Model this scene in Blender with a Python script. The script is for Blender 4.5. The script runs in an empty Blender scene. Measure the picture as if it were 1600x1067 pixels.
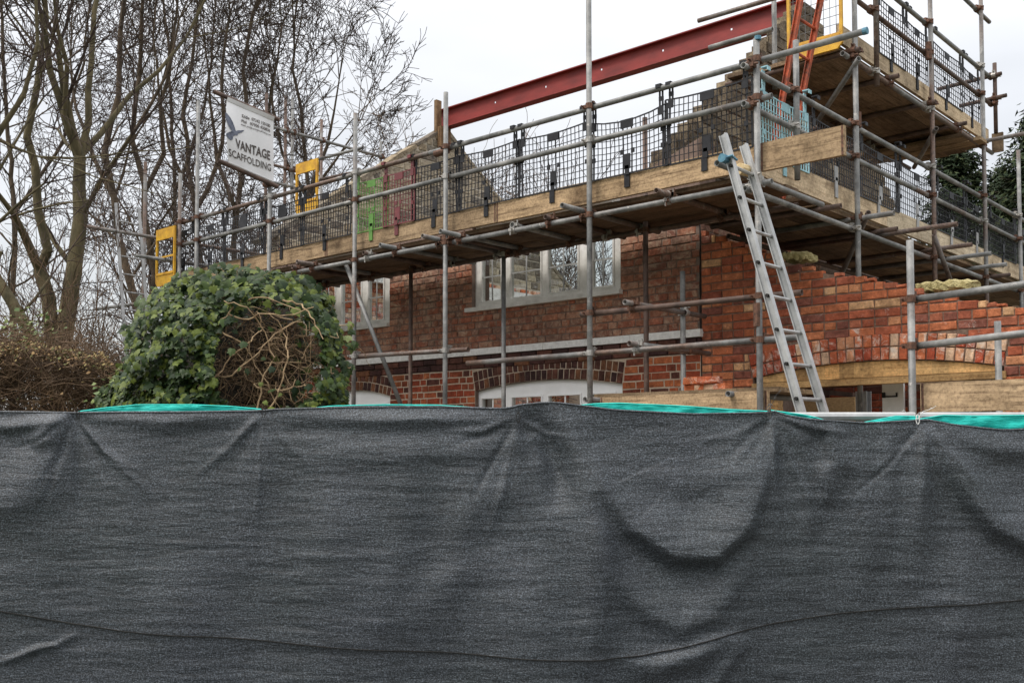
import bpy, bmesh, math, random
import numpy as np
from mathutils import Vector, Matrix, noise as mnoise

# ------------------------------------------------------------------ camera, sky, sun, exposure
E = 1.78                      # eye height
FOC = 1589.0                  # focal length in photo pixels (1600 wide)
YAW = math.radians(42.1)      # camera turned left of the +Y axis (the facade runs along X)
TILT = math.radians(2.5)
SHIFT = 94.0                  # vertical lens shift in photo pixels
sc = bpy.context.scene
C = sc.collection
cam_data = bpy.data.cameras.new('camera')
cam = bpy.data.objects.new('camera', cam_data); C.objects.link(cam); sc.camera = cam
cam_data.sensor_fit = 'HORIZONTAL'; cam_data.sensor_width = 36.0
cam_data.lens = 36.0*FOC/1600.0
cam_data.shift_y = SHIFT/1600.0
cam_data.clip_end = 2000; cam_data.clip_start = 0.05
cam.location = (0, 0, E)
FH = Vector((-math.sin(YAW), math.cos(YAW), 0)); RT = Vector((math.cos(YAW), math.sin(YAW), 0))
F3 = FH*math.cos(TILT) + Vector((0, 0, math.sin(TILT))); UP = -FH*math.sin(TILT) + Vector((0, 0, math.cos(TILT)))
cam.matrix_world = Matrix((( RT.x, UP.x, -F3.x, 0), (RT.y, UP.y, -F3.y, 0), (RT.z, UP.z, -F3.z, E), (0, 0, 0, 1)))

SUN_EL, SUN_AZ = math.radians(52), math.radians(205)   # soft sun behind thin cloud, behind the viewer
world = bpy.data.worlds.new('World'); sc.world = world; world.use_nodes = True
wn = world.node_tree.nodes; wl = world.node_tree.links; wn.clear()
wout = wn.new('ShaderNodeOutputWorld'); add = wn.new('ShaderNodeAddShader')
b1 = wn.new('ShaderNodeBackground'); b2 = wn.new('ShaderNodeBackground')
sky = wn.new('ShaderNodeTexSky'); sky.sky_type = 'NISHITA'; sky.sun_disc = False
sky.sun_elevation = SUN_EL; sky.sun_rotation = SUN_AZ; sky.dust_density = 3.0
wl.new(sky.outputs[0], b1.inputs[0]); b1.inputs[1].default_value = 0.05
# overcast cloud layer: brighter overhead than at the horizon, as a cloudy sky is
tc = wn.new('ShaderNodeTexCoord'); sep = wn.new('ShaderNodeSeparateXYZ'); wl.new(tc.outputs['Generated'], sep.inputs[0])
mr = wn.new('ShaderNodeMapRange'); mr.inputs['From Min'].default_value = 0.0; mr.inputs['From Max'].default_value = 1
mr.inputs['To Min'].default_value = 0.42; mr.inputs['To Max'].default_value = 2.15
pw = wn.new('ShaderNodeMath'); pw.operation = 'POWER'; pw.use_clamp = True; pw.inputs[1].default_value = 1.35; cl = wn.new('ShaderNodeMath'); cl.operation = 'MAXIMUM'; cl.inputs[1].default_value = 0.0
wl.new(sep.outputs['Z'], cl.inputs[0]); wl.new(cl.outputs[0], pw.inputs[0]); wl.new(pw.outputs[0], mr.inputs['Value'])
mp = wn.new('ShaderNodeMapping'); mp.inputs['Scale'].default_value = (1.2, 1.2, 4.0); wl.new(tc.outputs['Generated'], mp.inputs[0])
nz = wn.new('ShaderNodeTexNoise'); nz.inputs['Scale'].default_value = 1.6; nz.inputs['Detail'].default_value = 4
wl.new(mp.outputs[0], nz.inputs['Vector'])
mr2 = wn.new('ShaderNodeMapRange'); mr2.inputs['From Min'].default_value = 0.3; mr2.inputs['From Max'].default_value = 0.7
mr2.inputs['To Min'].default_value = 0.80; mr2.inputs['To Max'].default_value = 1.08; wl.new(nz.outputs[0], mr2.inputs['Value'])
mm = wn.new('ShaderNodeMath'); mm.operation = 'MULTIPLY'; wl.new(mr.outputs[0], mm.inputs[0]); wl.new(mr2.outputs[0], mm.inputs[1])
b2.inputs[0].default_value = (1.0, 0.985, 0.965, 1); wl.new(mm.outputs[0], b2.inputs[1])
wl.new(b1.outputs[0], add.inputs[0]); wl.new(b2.outputs[0], add.inputs[1]); wl.new(add.outputs[0], wout.inputs[0])
sl = bpy.data.lights.new('sun', 'SUN'); sl.energy = 1.5; sl.angle = math.radians(14); sl.color = (1.0, 0.95, 0.88)
sun = bpy.data.objects.new('sun', sl); C.objects.link(sun)
sd = Vector((math.sin(SUN_AZ)*math.cos(SUN_EL), math.cos(SUN_AZ)*math.cos(SUN_EL), math.sin(SUN_EL)))
sun.rotation_euler = sd.to_track_quat('Z', 'Y').to_euler(); sun.location = (0, -10, 30)
vs = sc.view_settings; vs.view_transform = 'Standard'; vs.look = 'None'; vs.gamma = 1; vs.use_curve_mapping = False
vs.exposure = 0.22

# ------------------------------------------------------------------ measuring helpers
def ray(x, y):
    return F3 + RT*((x-800)/FOC) + UP*((533.5+SHIFT-y)/FOC)
def PY(x, y, Y):
    d = ray(x, y); t = Y/d.y; return Vector((d.x*t, Y, E+d.z*t))
def PX(x, y, X):
    d = ray(x, y); t = X/d.x; return Vector((X, d.y*t, E+d.z*t))
def PH(x, y, h):
    d = ray(x, y); t = h/d.z; return Vector((d.x*t, d.y*t, E+h))
def PD(x, y, dep):
    d = ray(x, y); t = dep/(d.x*FH.x+d.y*FH.y); return Vector((0, 0, E)) + d*t

# ------------------------------------------------------------------ object helpers
WL = {}
def reg(o, loc): WL[o.name] = Vector(loc); return o
def tag(o, label=None, cat=None, group=None, kind=None):
    if label: o['label'] = label
    if cat: o['category'] = cat
    if group: o['group'] = group
    if kind: o['kind'] = kind
    return o
def thing(name, loc, label, cat, group=None):
    o = bpy.data.objects.new(name, None); C.objects.link(o); o.location = loc; o.empty_display_size = 0.1
    reg(o, loc); return tag(o, label, cat, group)
def link(name, me, parent=None, loc=None, rot=None, scale=None):
    """an object whose mesh is already local; loc is in world space"""
    o = bpy.data.objects.new(name, me); C.objects.link(o)
    w = Vector(loc) if loc is not None else (WL[parent.name] if parent else Vector((0, 0, 0)))
    if parent:
        o.parent = parent; o.location = w - WL[parent.name]
    else: o.location = w
    if rot is not None: o.rotation_euler = rot
    if scale is not None: o.scale = scale
    reg(o, w); return o
class MB:
    def __init__(s): s.v = []; s.f = []; s.m = []; s.cur = 0
    def quadbox(s, c, dx, dy, dz):
        """box from centre and three half vectors"""
        c, dx, dy, dz = Vector(c), Vector(dx), Vector(dy), Vector(dz); n = len(s.v)
        for sx, sy, sz in ((-1,-1,-1),(1,-1,-1),(1,1,-1),(-1,1,-1),(-1,-1,1),(1,-1,1),(1,1,1),(-1,1,1)):
            s.v.append(tuple(c+dx*sx+dy*sy+dz*sz))
        for q in ((0,3,2,1),(4,5,6,7),(0,1,5,4),(1,2,6,5),(2,3,7,6),(3,0,4,7)): s.f.append(tuple(n+i for i in q)); s.m.append(s.cur)
        return s
    def box(s, a, b):
        a, b = Vector(a), Vector(b); c = (a+b)/2; h = (b-a)/2
        return s.quadbox(c, (abs(h.x), 0, 0), (0, abs(h.y), 0), (0, 0, abs(h.z)))
    def bar(s, p, q, w, t, up=(0, 0, 1)):
        p, q = Vector(p), Vector(q); d = q-p; L = d.length; d.normalize()
        x = d.cross(Vector(up));
        if x.length < 1e-4: x = d.cross(Vector((1, 0, 0)))
        x.normalize(); z = x.cross(d)
        return s.quadbox((p+q)/2, d*L/2, x*w/2, z*t/2)
    def ring(s, c, d, r, n=8, rot=0):
        d = Vector(d).normalized(); x = d.cross(Vector((0, 0, 1)))
        if x.length < 1e-3: x = Vector((1, 0, 0))
        x.normalize(); y = d.cross(x); k = len(s.v)
        for i in range(n):
            a = 2*math.pi*i/n+rot; s.v.append(tuple(Vector(c)+x*math.cos(a)*r+y*math.sin(a)*r))
        return k
    def bridge(s, a, b, n):
        for i in range(n): j = (i+1) % n; s.f.append((a+i, a+j, b+j, b+i)); s.m.append(s.cur)
    def tube(s, p, q, r, n=8, r2=None, caps=True):
        d = Vector(q)-Vector(p); a = s.ring(p, d, r, n); b = s.ring(q, d, r2 if r2 is not None else r, n); s.bridge(a, b, n)
        if caps: s.f.append(tuple(a+i for i in reversed(range(n)))); s.m.append(s.cur); s.f.append(tuple(b+i for i in range(n))); s.m.append(s.cur)
        return s
    def pipe(s, p, q, r, n=12, wall=0.005, deep=0.12):
        """scaffold tube with hollow ends"""
        p, q = Vector(p), Vector(q); d = (q-p).normalized()
        rs = [s.ring(p+d*deep, d, r-wall, n), s.ring(p, d, r-wall, n), s.ring(p, d, r, n), s.ring(q, d, r, n), s.ring(q, d, r-wall, n), s.ring(q-d*deep, d, r-wall, n)]
        for a, b in zip(rs, rs[1:]): s.bridge(a, b, n)
        s.cur = 1
        s.f.append(tuple(rs[0]+i for i in reversed(range(n)))); s.m.append(1); s.f.append(tuple(rs[-1]+i for i in range(n))); s.m.append(1)
        s.cur = 0
        return s
    def path(s, pts, r, n=6, r2=None):
        pts = [Vector(p) for p in pts]; k = len(pts); prev = None
        for i, p in enumerate(pts):
            d = (pts[min(i+1, k-1)]-pts[max(i-1, 0)]); rr = r if r2 is None else r+(r2-r)*i/(k-1)
            a = s.ring(p, d, rr, n)
            if prev is not None: s.bridge(prev, a, n)
            prev = a
        return s
    def poly(s, pts):
        n = len(s.v); s.v += [tuple(p) for p in pts]; s.f.append(tuple(range(n, n+len(pts)))); s.m.append(s.cur); return s
    def prism(s, pts, off):
        """flat outline given real thickness: pts list, off vector"""
        off = Vector(off); n = len(pts); k = len(s.v)
        s.v += [tuple(Vector(p)) for p in pts] + [tuple(Vector(p)+off) for p in pts]
        s.f.append(tuple(range(k, k+n))); s.m.append(s.cur); s.f.append(tuple(reversed(range(k+n, k+2*n)))); s.m.append(s.cur)
        for i in range(n): j = (i+1) % n; s.f.append((k+j, k+i, k+n+i, k+n+j)); s.m.append(s.cur)
        return s
    def mesh(s, name, mats, origin=(0, 0, 0), smooth=False):
        me = bpy.data.meshes.new(name); o = Vector(origin)
        me.from_pydata([(a-o.x, b-o.y, c-o.z) for a, b, c in s.v], [], s.f)
        mats = mats if isinstance(mats, (list, tuple)) else [mats]
        for m in mats: me.materials.append(m)
        if any(s.m): me.polygons.foreach_set('material_index', s.m)
        if smooth: me.polygons.foreach_set('use_smooth', [True]*len(s.f))
        me.update(); return me
    def build(s, name, mats, parent=None, loc=None, smooth=False, **kw):
        w = Vector(loc) if loc is not None else (WL[parent.name] if parent else Vector((0, 0, 0)))
        o = link(name, s.mesh(name, mats, w, smooth), parent, w); tag(o, **kw); return o
def recalc(me):
    bm = bmesh.new(); bm.from_mesh(me); bmesh.ops.recalc_face_normals(bm, faces=bm.faces); bm.to_mesh(me); bm.free()

def np_mesh(name, V, faces4, mats, midx=None, smooth=False):
    """fast mesh from numpy: V (n,3), faces (m,k)"""
    me = bpy.data.meshes.new(name); V = np.asarray(V, dtype=np.float32); Fc = np.asarray(faces4, dtype=np.int32)
    k = Fc.shape[1]
    me.vertices.add(len(V)); me.vertices.foreach_set('co', V.ravel())
    me.loops.add(Fc.size); me.loops.foreach_set('vertex_index', Fc.ravel())
    me.polygons.add(len(Fc)); me.polygons.foreach_set('loop_start', np.arange(0, Fc.size, k, dtype=np.int32))
    me.polygons.foreach_set('loop_total', np.full(len(Fc), k, dtype=np.int32))
    mats = mats if isinstance(mats, (list, tuple)) else [mats]
    for m in mats: me.materials.append(m)
    if midx is not None: me.polygons.foreach_set('material_index', np.asarray(midx, dtype=np.int32))
    if smooth: me.polygons.foreach_set('use_smooth', np.ones(len(Fc), dtype=bool))
    me.update(calc_edges=True); me.validate(); return me
def seg_mesh(name, segs, mats, n=4, origin=(0, 0, 0)):
    """many tapered branch segments (p0, p1, r0, r1) as one mesh"""
    A = np.array([s[0] for s in segs], float); B = np.array([s[1] for s in segs], float)
    r0 = np.array([s[2] for s in segs])[:, None]; r1 = np.array([s[3] for s in segs])[:, None]
    D = B-A; L = np.linalg.norm(D, axis=1, keepdims=True)+1e-9; D = D/L
    up = np.tile([0, 0, 1.0], (len(A), 1)); up[np.abs(D[:, 2]) > 0.95] = [1, 0, 0]
    X = np.cross(D, up); X /= np.linalg.norm(X, axis=1, keepdims=True); Y = np.cross(D, X)
    A = A - D*r0*0.6; V = np.zeros((len(A), 2*n, 3))
    for i in range(n):
        a = 2*math.pi*i/n; off = X*math.cos(a)+Y*math.sin(a)
        V[:, i] = A+off*r0; V[:, n+i] = B+off*r1
    base = (np.arange(len(A))*2*n)[:, None]
    q = np.array([[i, (i+1) % n, n+(i+1) % n, n+i] for i in range(n)])
    Fc = (base[:, :, None]+q[None]).reshape(-1, 4)
    return np_mesh(name, V.reshape(-1, 3)-np.array(origin), Fc, mats)

# ------------------------------------------------------------------ materials
def srgb(*c):
    return tuple(((x/255.0)/12.92 if x/255.0 <= .04045 else ((x/255.0+.055)/1.055)**2.4) for x in c) + (1,)
class NT:
    def __init__(s, name, rough=0.8, metal=0.0, spec=0.5):
        s.m = bpy.data.materials.new(name); s.m.use_nodes = True; s.n = s.m.node_tree.nodes; s.l = s.m.node_tree.links
        s.b = s.n['Principled BSDF']; s.b.inputs['Roughness'].default_value = rough; s.b.inputs['Metallic'].default_value = metal
        s.b.inputs['Specular IOR Level'].default_value = spec; s.tcn = s.n.new('ShaderNodeTexCoord'); s.bumpn = None
    def vec(s, scale=(1, 1, 1), src='Object', jitter=True):
        m = s.n.new('ShaderNodeMapping'); m.inputs['Scale'].default_value = scale; s.l.new(s.tcn.outputs[src], m.inputs[0])
        if jitter:
            oi = s.n.new('ShaderNodeObjectInfo'); mu = s.n.new('ShaderNodeMath'); mu.operation = 'MULTIPLY'; mu.inputs[1].default_value = 57.0
            s.l.new(oi.outputs['Random'], mu.inputs[0]); cb = s.n.new('ShaderNodeCombineXYZ')
            for i in range(3): s.l.new(mu.outputs[0], cb.inputs[i])
            s.l.new(cb.outputs[0], m.inputs['Location'])
        return m.outputs[0]
    def noise(s, scale, detail=4, rough=.6, vec=None, dist=0):
        t = s.n.new('ShaderNodeTexNoise'); t.inputs['Scale'].default_value = scale; t.inputs['Detail'].default_value = detail
        t.inputs['Roughness'].default_value = rough; t.inputs['Distortion'].default_value = dist
        if vec is not None: s.l.new(vec, t.inputs['Vector'])
        return t.outputs[0]
    def ramp(s, fac, stops, const=False):
        r = s.n.new('ShaderNodeValToRGB'); e = r.color_ramp.elements
        if const: r.color_ramp.interpolation = 'CONSTANT'
        while len(e) < len(stops): e.new(0.5)
        for el, (p, c) in zip(e, stops): el.position = p; el.color = c if len(c) == 4 else tuple(c)+(1,)
        s.l.new(fac, r.inputs[0]); return r.outputs[0]
    def rnd(s):
        """a random number per loose piece and per object"""
        g = s.n.new('ShaderNodeNewGeometry'); oi = s.n.new('ShaderNodeObjectInfo')
        a = s.n.new('ShaderNodeMath'); a.operation = 'ADD'; s.l.new(g.outputs['Random Per Island'], a.inputs[0]); s.l.new(oi.outputs['Random'], a.inputs[1])
        f = s.n.new('ShaderNodeMath'); f.operation = 'FRACT'; s.l.new(a.outputs[0], f.inputs[0]); return f.outputs[0]
    def mix(s, fac, a, b, mode='MIX'):
        m = s.n.new('ShaderNodeMix'); m.data_type = 'RGBA'; m.blend_type = mode
        for k, v in ((0, fac), (6, a), (7, b)):
            if hasattr(v, 'is_linked') or isinstance(v, bpy.types.NodeSocket): s.l.new(v, m.inputs[k])
            else: m.inputs[k].default_value = v
        return m.outputs[2]
    def maprange(s, v, a, b, c, d):
        m = s.n.new('ShaderNodeMapRange'); s.l.new(v, m.inputs[0])
        for i, x in zip((1, 2, 3, 4), (a, b, c, d)): m.inputs[i].default_value = x
        return m.outputs[0]
    def col(s, c):
        if isinstance(c, bpy.types.NodeSocket): s.l.new(c, s.b.inputs['Base Color'])
        else: s.b.inputs['Base Color'].default_value = c
        return s
    def bump(s, h, strength=.5, dist=.01):
        b = s.n.new('ShaderNodeBump'); b.inputs['Strength'].default_value = strength; b.inputs['Distance'].default_value = dist
        s.l.new(h, b.inputs['Height'])
        if s.bumpn is not None: s.l.new(s.bumpn, b.inputs['Normal'])
        s.bumpn = b.outputs[0]; s.l.new(b.outputs[0], s.b.inputs['Normal']); return s
    def rough(s, v): s.l.new(v, s.b.inputs['Roughness']); return s

def simple(name, c1, c2, scale=8, rough=.7, metal=0, bump=.3, dist=.004, vscale=(1, 1, 1), spec=.5, detail=5):
    t = NT(name, rough, metal, spec); v = t.vec(vscale); n = t.noise(scale, detail, .65, v)
    t.col(t.ramp(n, [(.32, c1), (.68, c2)])); t.bump(t.noise(scale*3, 4, .6, v), bump, dist); return t.m
def wood(name, axis, base, dark, rough=.85):
    t = NT(name, rough, 0, .2); sc_ = [22, 22, 22]; sc_[axis] = 1.3
    v = t.vec(tuple(sc_)); g = t.noise(1.6, 6, .7, v, .7)
    v2 = t.vec((1, 1, 1)); st = t.noise(2.2, 5, .7, v2)
    kn = t.n.new('ShaderNodeTexVoronoi'); kn.inputs['Scale'].default_value = 3.0; t.l.new(v2, kn.inputs['Vector'])
    knot = t.ramp(kn.outputs['Distance'], [(.03, (.25, .25, .25, 1)), (.09, (1, 1, 1, 1))])
    c = t.ramp(g, [(.32, dark), (.5, base), (.72, tuple(min(1, x*1.25) for x in base[:3])+(1,))])
    c = t.mix(1.0, c, knot, 'MULTIPLY')
    c = t.mix(1.0, c, t.ramp(st, [(.32, (.35, .32, .3, 1)), (.47, (.85, .84, .82, 1)), (.62, (1.2, 1.2, 1.2, 1))]), 'MULTIPLY')
    sp_ = t.noise(55, 3, .7, v2); c = t.mix(1.0, c, t.ramp(sp_, [(.3, (.6, .58, .56, 1)), (.5, (1, 1, 1, 1)), (.75, (1.25, 1.25, 1.2, 1))]), 'MULTIPLY')
    c = t.mix(1.0, c, t.ramp(t.rnd(), [(0, (.50, .50, .50, 1)), (.5, (.95, .92, .86, 1)), (.75, (.80, .84, .86, 1)), (1, (1.2, 1.12, 1.0, 1))]), 'MULTIPLY')
    t.col(c); t.bump(g, .5, .004); return t.m

M = {}
M['ground'] = simple('ground_soil', (.10, .08, .06, 1), (.2, .17, .13, 1), 1.5, .95)
M['field'] = simple('field_grass', (.04, .06, .02, 1), (.09, .1, .04, 1), .4, .95)
M['pavement'] = simple('pavement_tarmac', (.05, .05, .05, 1), (.09, .09, .09, 1), 30, .9)
# galvanised tube: dull zinc grey, some rusty brown
t = NT('galvanised_tube', .55, .25, .4); v = t.vec((1, 1, 1)); n1 = t.noise(5, 6, .7, v); n2 = t.noise(40, 3, .6, v)
zinc = t.ramp(n1, [(.3, (.09, .09, .088, 1)), (.5, (.20, .20, .195, 1)), (.68, (.36, .355, .34, 1))])
rust = t.ramp(n2, [(.3, (.07, .045, .035, 1)), (.7, (.20, .12, .085, 1))])
rm = t.n.new('ShaderNodeMath'); rm.operation = 'MULTIPLY_ADD'; t.l.new(t.noise(1.4, 4, .6, v), rm.inputs[0]); rm.inputs[1].default_value = 1.6
ois = t.n.new('ShaderNodeObjectInfo'); oia = t.n.new('ShaderNodeMath'); oia.operation = 'MULTIPLY_ADD'; oia.inputs[1].default_value = .65; oia.inputs[2].default_value = -1.0
t.l.new(ois.outputs['Random'], oia.inputs[0]); t.l.new(oia.outputs[0], rm.inputs[2])
TC = t.mix(t.ramp(rm.outputs[0], [(.12, (0, 0, 0, 1)), (.42, (.9, .9, .9, 1))]), zinc, rust)
spl = t.noise(7, 6, .8, t.vec((1, 1, 1), jitter=False), 1.0); TC = t.mix(t.ramp(spl, [(.60, (0, 0, 0, 1)), (.66, (.7, .7, .7, 1))]), TC, (.42, .40, .37, 1)); t.col(TC); t.bump(n2, .35, .003)
t.rough(t.maprange(n1, .3, .7, .42, .7)); M['tube'] = t.m
M['tube_dark'] = simple('rusty_tube', (.05, .035, .03, 1), (.17, .11, .085, 1), 9, .7, .3)
M['bore'] = simple('tube_bore', (.01, .01, .01, 1), (.02, .018, .015, 1), 5, .9)  # painted dark of hollow tube ends; also used for black fittings
M['coupler'] = simple('rusty_coupler', (.05, .03, .022, 1), (.22, .11, .07, 1), 30, .75, .35, .6)
M['coupler_zinc'] = simple('zinc_coupler', (.25, .24, .22, 1), (.5, .48, .45, 1), 30, .5, .5, .6)
M['wood_x'] = wood('weathered_board_along', 0, (.44, .32, .205, 1), (.15, .10, .062, 1))
M['wood_y'] = wood('weathered_board_across', 1, (.66, .53, .38, 1), (.40, .29, .19, 1))
M['deck_x'] = wood('dark_deck_board_along', 0, (.15, .10, .065, 1), (.065, .042, .028, 1))  # deck boards toned darker than the toe boards
M['deck_y'] = wood('dark_deck_board_across', 1, (.28, .195, .13, 1), (.11, .075, .05, 1))
M['wood_new'] = wood('fresh_pine', 0, (.72, .45, .20, 1), (.50, .27, .10, 1), .7)
M['wood_post'] = wood('old_post_wood', 2, (.30, .19, .11, 1), (.12, .07, .04, 1))
# bricks
def brick_mat(name, cols, smear=(.5, .42, .36, 1), smear_amt=.62, bumpd=.006):
    t = NT(name, .92, 0, .2); r = t.rnd(); v = t.vec((1, 1, 1)); k = len(cols)
    c = t.ramp(r, [(i/k, c_) for i, c_ in enumerate(cols)], True)
    n = t.noise(16, 7, .8, v, .3); c = t.mix(1.0, c, t.ramp(n, [(.28, (.22, .20, .20, 1)), (.45, (.85, .85, .85, 1)), (.55, (1.1, 1.1, 1.1, 1)), (.72, (1.9, 2.1, 2.2, 1))]), 'MULTIPLY')
    sm = t.noise(7, 8, .85, v, .8); c = t.mix(t.ramp(sm, [(smear_amt-.06, (0, 0, 0, 1)), (smear_amt+.04, (.85, .85, .85, 1))]), c, smear)
    dk = t.noise(9, 7, .8, t.vec((1, 1, 1), jitter=False)); c = t.mix(t.ramp(dk, [(.33, (.85, .85, .85, 1)), (.43, (0, 0, 0, 1))]), c, (.045, .028, .022, 1))
    gp = t.n.new('ShaderNodeNewGeometry').outputs['Position']
    stn = t.noise(1.7, 6, .7, gp, .6); c = t.mix(1.0, c, t.ramp(stn, [(.30, (.50, .50, .52, 1)), (.46, (.92, .92, .92, 1)), (.64, (1.25, 1.22, 1.18, 1))]), 'MULTIPLY')
    sm2 = t.noise(5.5, 8, .8, gp, 1.0); c = t.mix(t.ramp(sm2, [(smear_amt-.02, (0, 0, 0, 1)), (smear_amt+.07, (.6, .6, .6, 1))]), c, smear)
    t.col(c); t.bump(t.noise(38, 6, .8, v), 1.0, bumpd*1.6); return t.m
M['brick_orange'] = brick_mat('orange_red_brick', [(.43, .135, .062, 1), (.36, .100, .052, 1), (.48, .170, .080, 1), (.30, .090, .052, 1), (.50, .22, .11, 1), (.39, .115, .055, 1), (.22, .080, .056, 1), (.44, .145, .068, 1), (.36, .100, .052, 1), (.55, .32, .17, 1), (.41, .12, .055, 1), (.33, .11, .062, 1)], (.70, .62, .55, 1), .66)
M['brick_dark'] = brick_mat('weathered_brown_brick', [(.26, .108, .066, 1), (.31, .130, .078, 1), (.21, .090, .062, 1), (.34, .175, .115, 1), (.28, .100, .060, 1), (.24, .13, .092, 1)], (.40, .29, .21, 1), .56)
M['brick_red'] = brick_mat('red_lower_brick', [(.26, .07, .035, 1), (.33, .09, .04, 1), (.17, .05, .03, 1), (.38, .12, .05, 1), (.10, .04, .03, 1), (.28, .06, .03, 1)], (.35, .22, .15, 1), .68)
M['brick_arch'] = brick_mat('burnt_arch_brick', [(.07, .032, .028, 1), (.12, .05, .035, 1), (.05, .026, .024, 1), (.17, .075, .04, 1), (.09, .04, .03, 1)], (.2, .13, .1, 1), .66)
M['brick_arch_new'] = brick_mat('pale_orange_arch_brick', [(.48, .14, .06, 1), (.52, .24, .13, 1), (.34, .07, .035, 1), (.58, .38, .25, 1), (.42, .11, .05, 1)], (.68, .6, .52, 1), .58)
M['stone'] = brick_mat('grey_brown_stone', [(.34, .29, .22, 1), (.46, .39, .29, 1), (.20, .17, .14, 1), (.54, .46, .34, 1), (.36, .29, .20, 1), (.26, .23, .19, 1)], (.5, .42, .31, 1), .6, .02)
M['stone_dark'] = brick_mat('sooty_brown_stone', [(.17, .135, .095, 1), (.24, .19, .135, 1), (.12, .095, .07, 1), (.30, .24, .165, 1), (.19, .15, .105, 1)], (.36, .29, .2, 1), .62, .02)
M['mortar'] = simple('pale_mortar', (.36, .27, .2, 1), (.52, .42, .32, 1), 30, .95, bump=.8)
M['mortar_dirty'] = simple('dirty_mortar', (.12, .085, .068, 1), (.24, .17, .135, 1), 20, .95, bump=.8)
M['mortar_ext'] = simple('brown_mortar', (.12, .075, .055, 1), (.26, .18, .13, 1), 25, .95, bump=.9, dist=.01)
M['mortar_stone'] = simple('stone_mortar', (.42, .37, .30, 1), (.66, .59, .48, 1), 18, .95, bump=.9, dist=.01)
M['band'] = simple('painted_white_stone', (.60, .59, .56, 1), (.85, .84, .81, 1), 18, .8, bump=.6)
M['frame_dirty'] = simple('dirty_white_upvc', (.52, .50, .46, 1), (.80, .78, .74, 1), 6, .5, bump=.15)
M['frame_white'] = simple('white_window_paint', (.82, .82, .81, 1), (.90, .90, .90, 1), 5, .4, bump=.1)
M['lead'] = simple('grey_glazing_bar', (.22, .22, .21, 1), (.36, .36, .35, 1), 12, .5)
t = NT('window_glass', .02, 0, .5); t.b.inputs['Base Color'].default_value = (.9, .93, .92, 1)
tr = t.n.new('ShaderNodeBsdfTransparent'); tr.inputs[0].default_value = (.86, .89, .88, 1); gl = t.n.new('ShaderNodeBsdfGlossy'); gl.inputs['Roughness'].default_value = .02
fr = t.n.new('ShaderNodeFresnel'); fr.inputs[0].default_value = 1.7; mx = t.n.new('ShaderNodeMixShader')
bp = t.n.new('ShaderNodeBump'); bp.inputs['Strength'].default_value = .05; bp.inputs['Distance'].default_value = .02
t.l.new(t.noise(2.5, 2, .5, t.vec((1, 1, 1))), bp.inputs['Height']); t.l.new(bp.outputs[0], gl.inputs['Normal'])
gb = t.n.new('ShaderNodeNewGeometry'); fm = t.n.new('ShaderNodeMath'); fm.operation = 'MULTIPLY'; fi = t.n.new('ShaderNodeMath'); fi.operation = 'SUBTRACT'; fi.inputs[0].default_value = 1
t.l.new(gb.outputs['Backfacing'], fi.inputs[1]); t.l.new(fi.outputs[0], fm.inputs[0]); t.l.new(fr.outputs[0], fm.inputs[1]); t.l.new(fm.outputs[0], mx.inputs[0]); t.l.new(tr.outputs[0], mx.inputs[1]); t.l.new(gl.outputs[0], mx.inputs[2])
t.l.new(mx.outputs[0], t.n['Material Output'].inputs[0]); M['glass'] = t.m
M['plaster'] = simple('bare_plaster', (.42, .30, .22, 1), (.66, .58, .48, 1), 2.5, .9, bump=.5)
M['steel_red'] = simple('red_oxide_primer', (.15, .014, .012, 1), (.30, .030, .024, 1), 5, .6, 0, .25, vscale=(.4, 1, 1), detail=8)
M['plastic_black'] = simple('black_guard_plastic', (.008, .008, .010, 1), (.022, .023, .028, 1), 10, .6, spec=.3)
M['plastic_grey'] = simple('charcoal_guard_plastic', (.016, .017, .020, 1), (.035, .036, .042, 1), 10, .6, spec=.3)
M['plastic_green'] = simple('lime_guard_plastic', (.06, .18, .025, 1), (.12, .28, .05, 1), 10, .45)
M['plastic_red'] = simple('maroon_guard_plastic', (.10, .018, .02, 1), (.18, .03, .035, 1), 10, .45)
M['plastic_blue'] = simple('pale_blue_guard_plastic', (.22, .42, .48, 1), (.34, .58, .64, 1), 10, .5)
M['plastic_silver'] = simple('faded_grey_guard_plastic', (.22, .22, .22, 1), (.42, .42, .42, 1), 10, .5)
M['yellow'] = simple('yellow_gate_paint', (.42, .20, .02, 1), (.80, .46, .02, 1), 9, .55, 0, .3, detail=9)
M['orange'] = simple('chipped_orange_paint', (.10, .035, .02, 1), (.62, .11, .035, 1), 14, .7, 0, .5, detail=9)
M['alu'] = simple('weathered_aluminium', (.30, .305, .305, 1), (.50, .505, .50, 1), 7, .42, .45, .2)
M['alu_dark'] = simple('dull_aluminium', (.26, .26, .26, 1), (.42, .42, .42, 1), 7, .5, .5, .2)
M['rag_blue'] = simple('blue_lashing', (.05, .14, .22, 1), (.12, .28, .36, 1), 30, .8)
M['rag_yellow'] = simple('pale_padding', (.55, .4, .2, 1), (.72, .58, .34, 1), 30, .9)
M['osb'] = simple('oriented_strand_board', (.36, .22, .10, 1), (.62, .43, .22, 1), 30, .85, vscale=(1, 1, 3))
M['white_panel'] = simple('scuffed_white_panel', (.70, .70, .67, 1), (.86, .86, .83, 1), 7, .6, bump=.2)
M['wool'] = simple('mineral_wool', (.30, .24, .09, 1), (.62, .54, .28, 1), 22, .98, bump=1.0, dist=.03)
M['banner'] = simple('white_banner_vinyl', (.68, .68, .69, 1), (.80, .80, .81, 1), 2, .55, bump=.1)
M['ink'] = simple('dark_brown_print', (.05, .04, .035, 1), (.09, .07, .06, 1), 10, .6, bump=.0)
M['ink_bird'] = simple('slate_blue_print', (.05, .06, .09, 1), (.16, .18, .24, 1), 14, .6, bump=.0)
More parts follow.
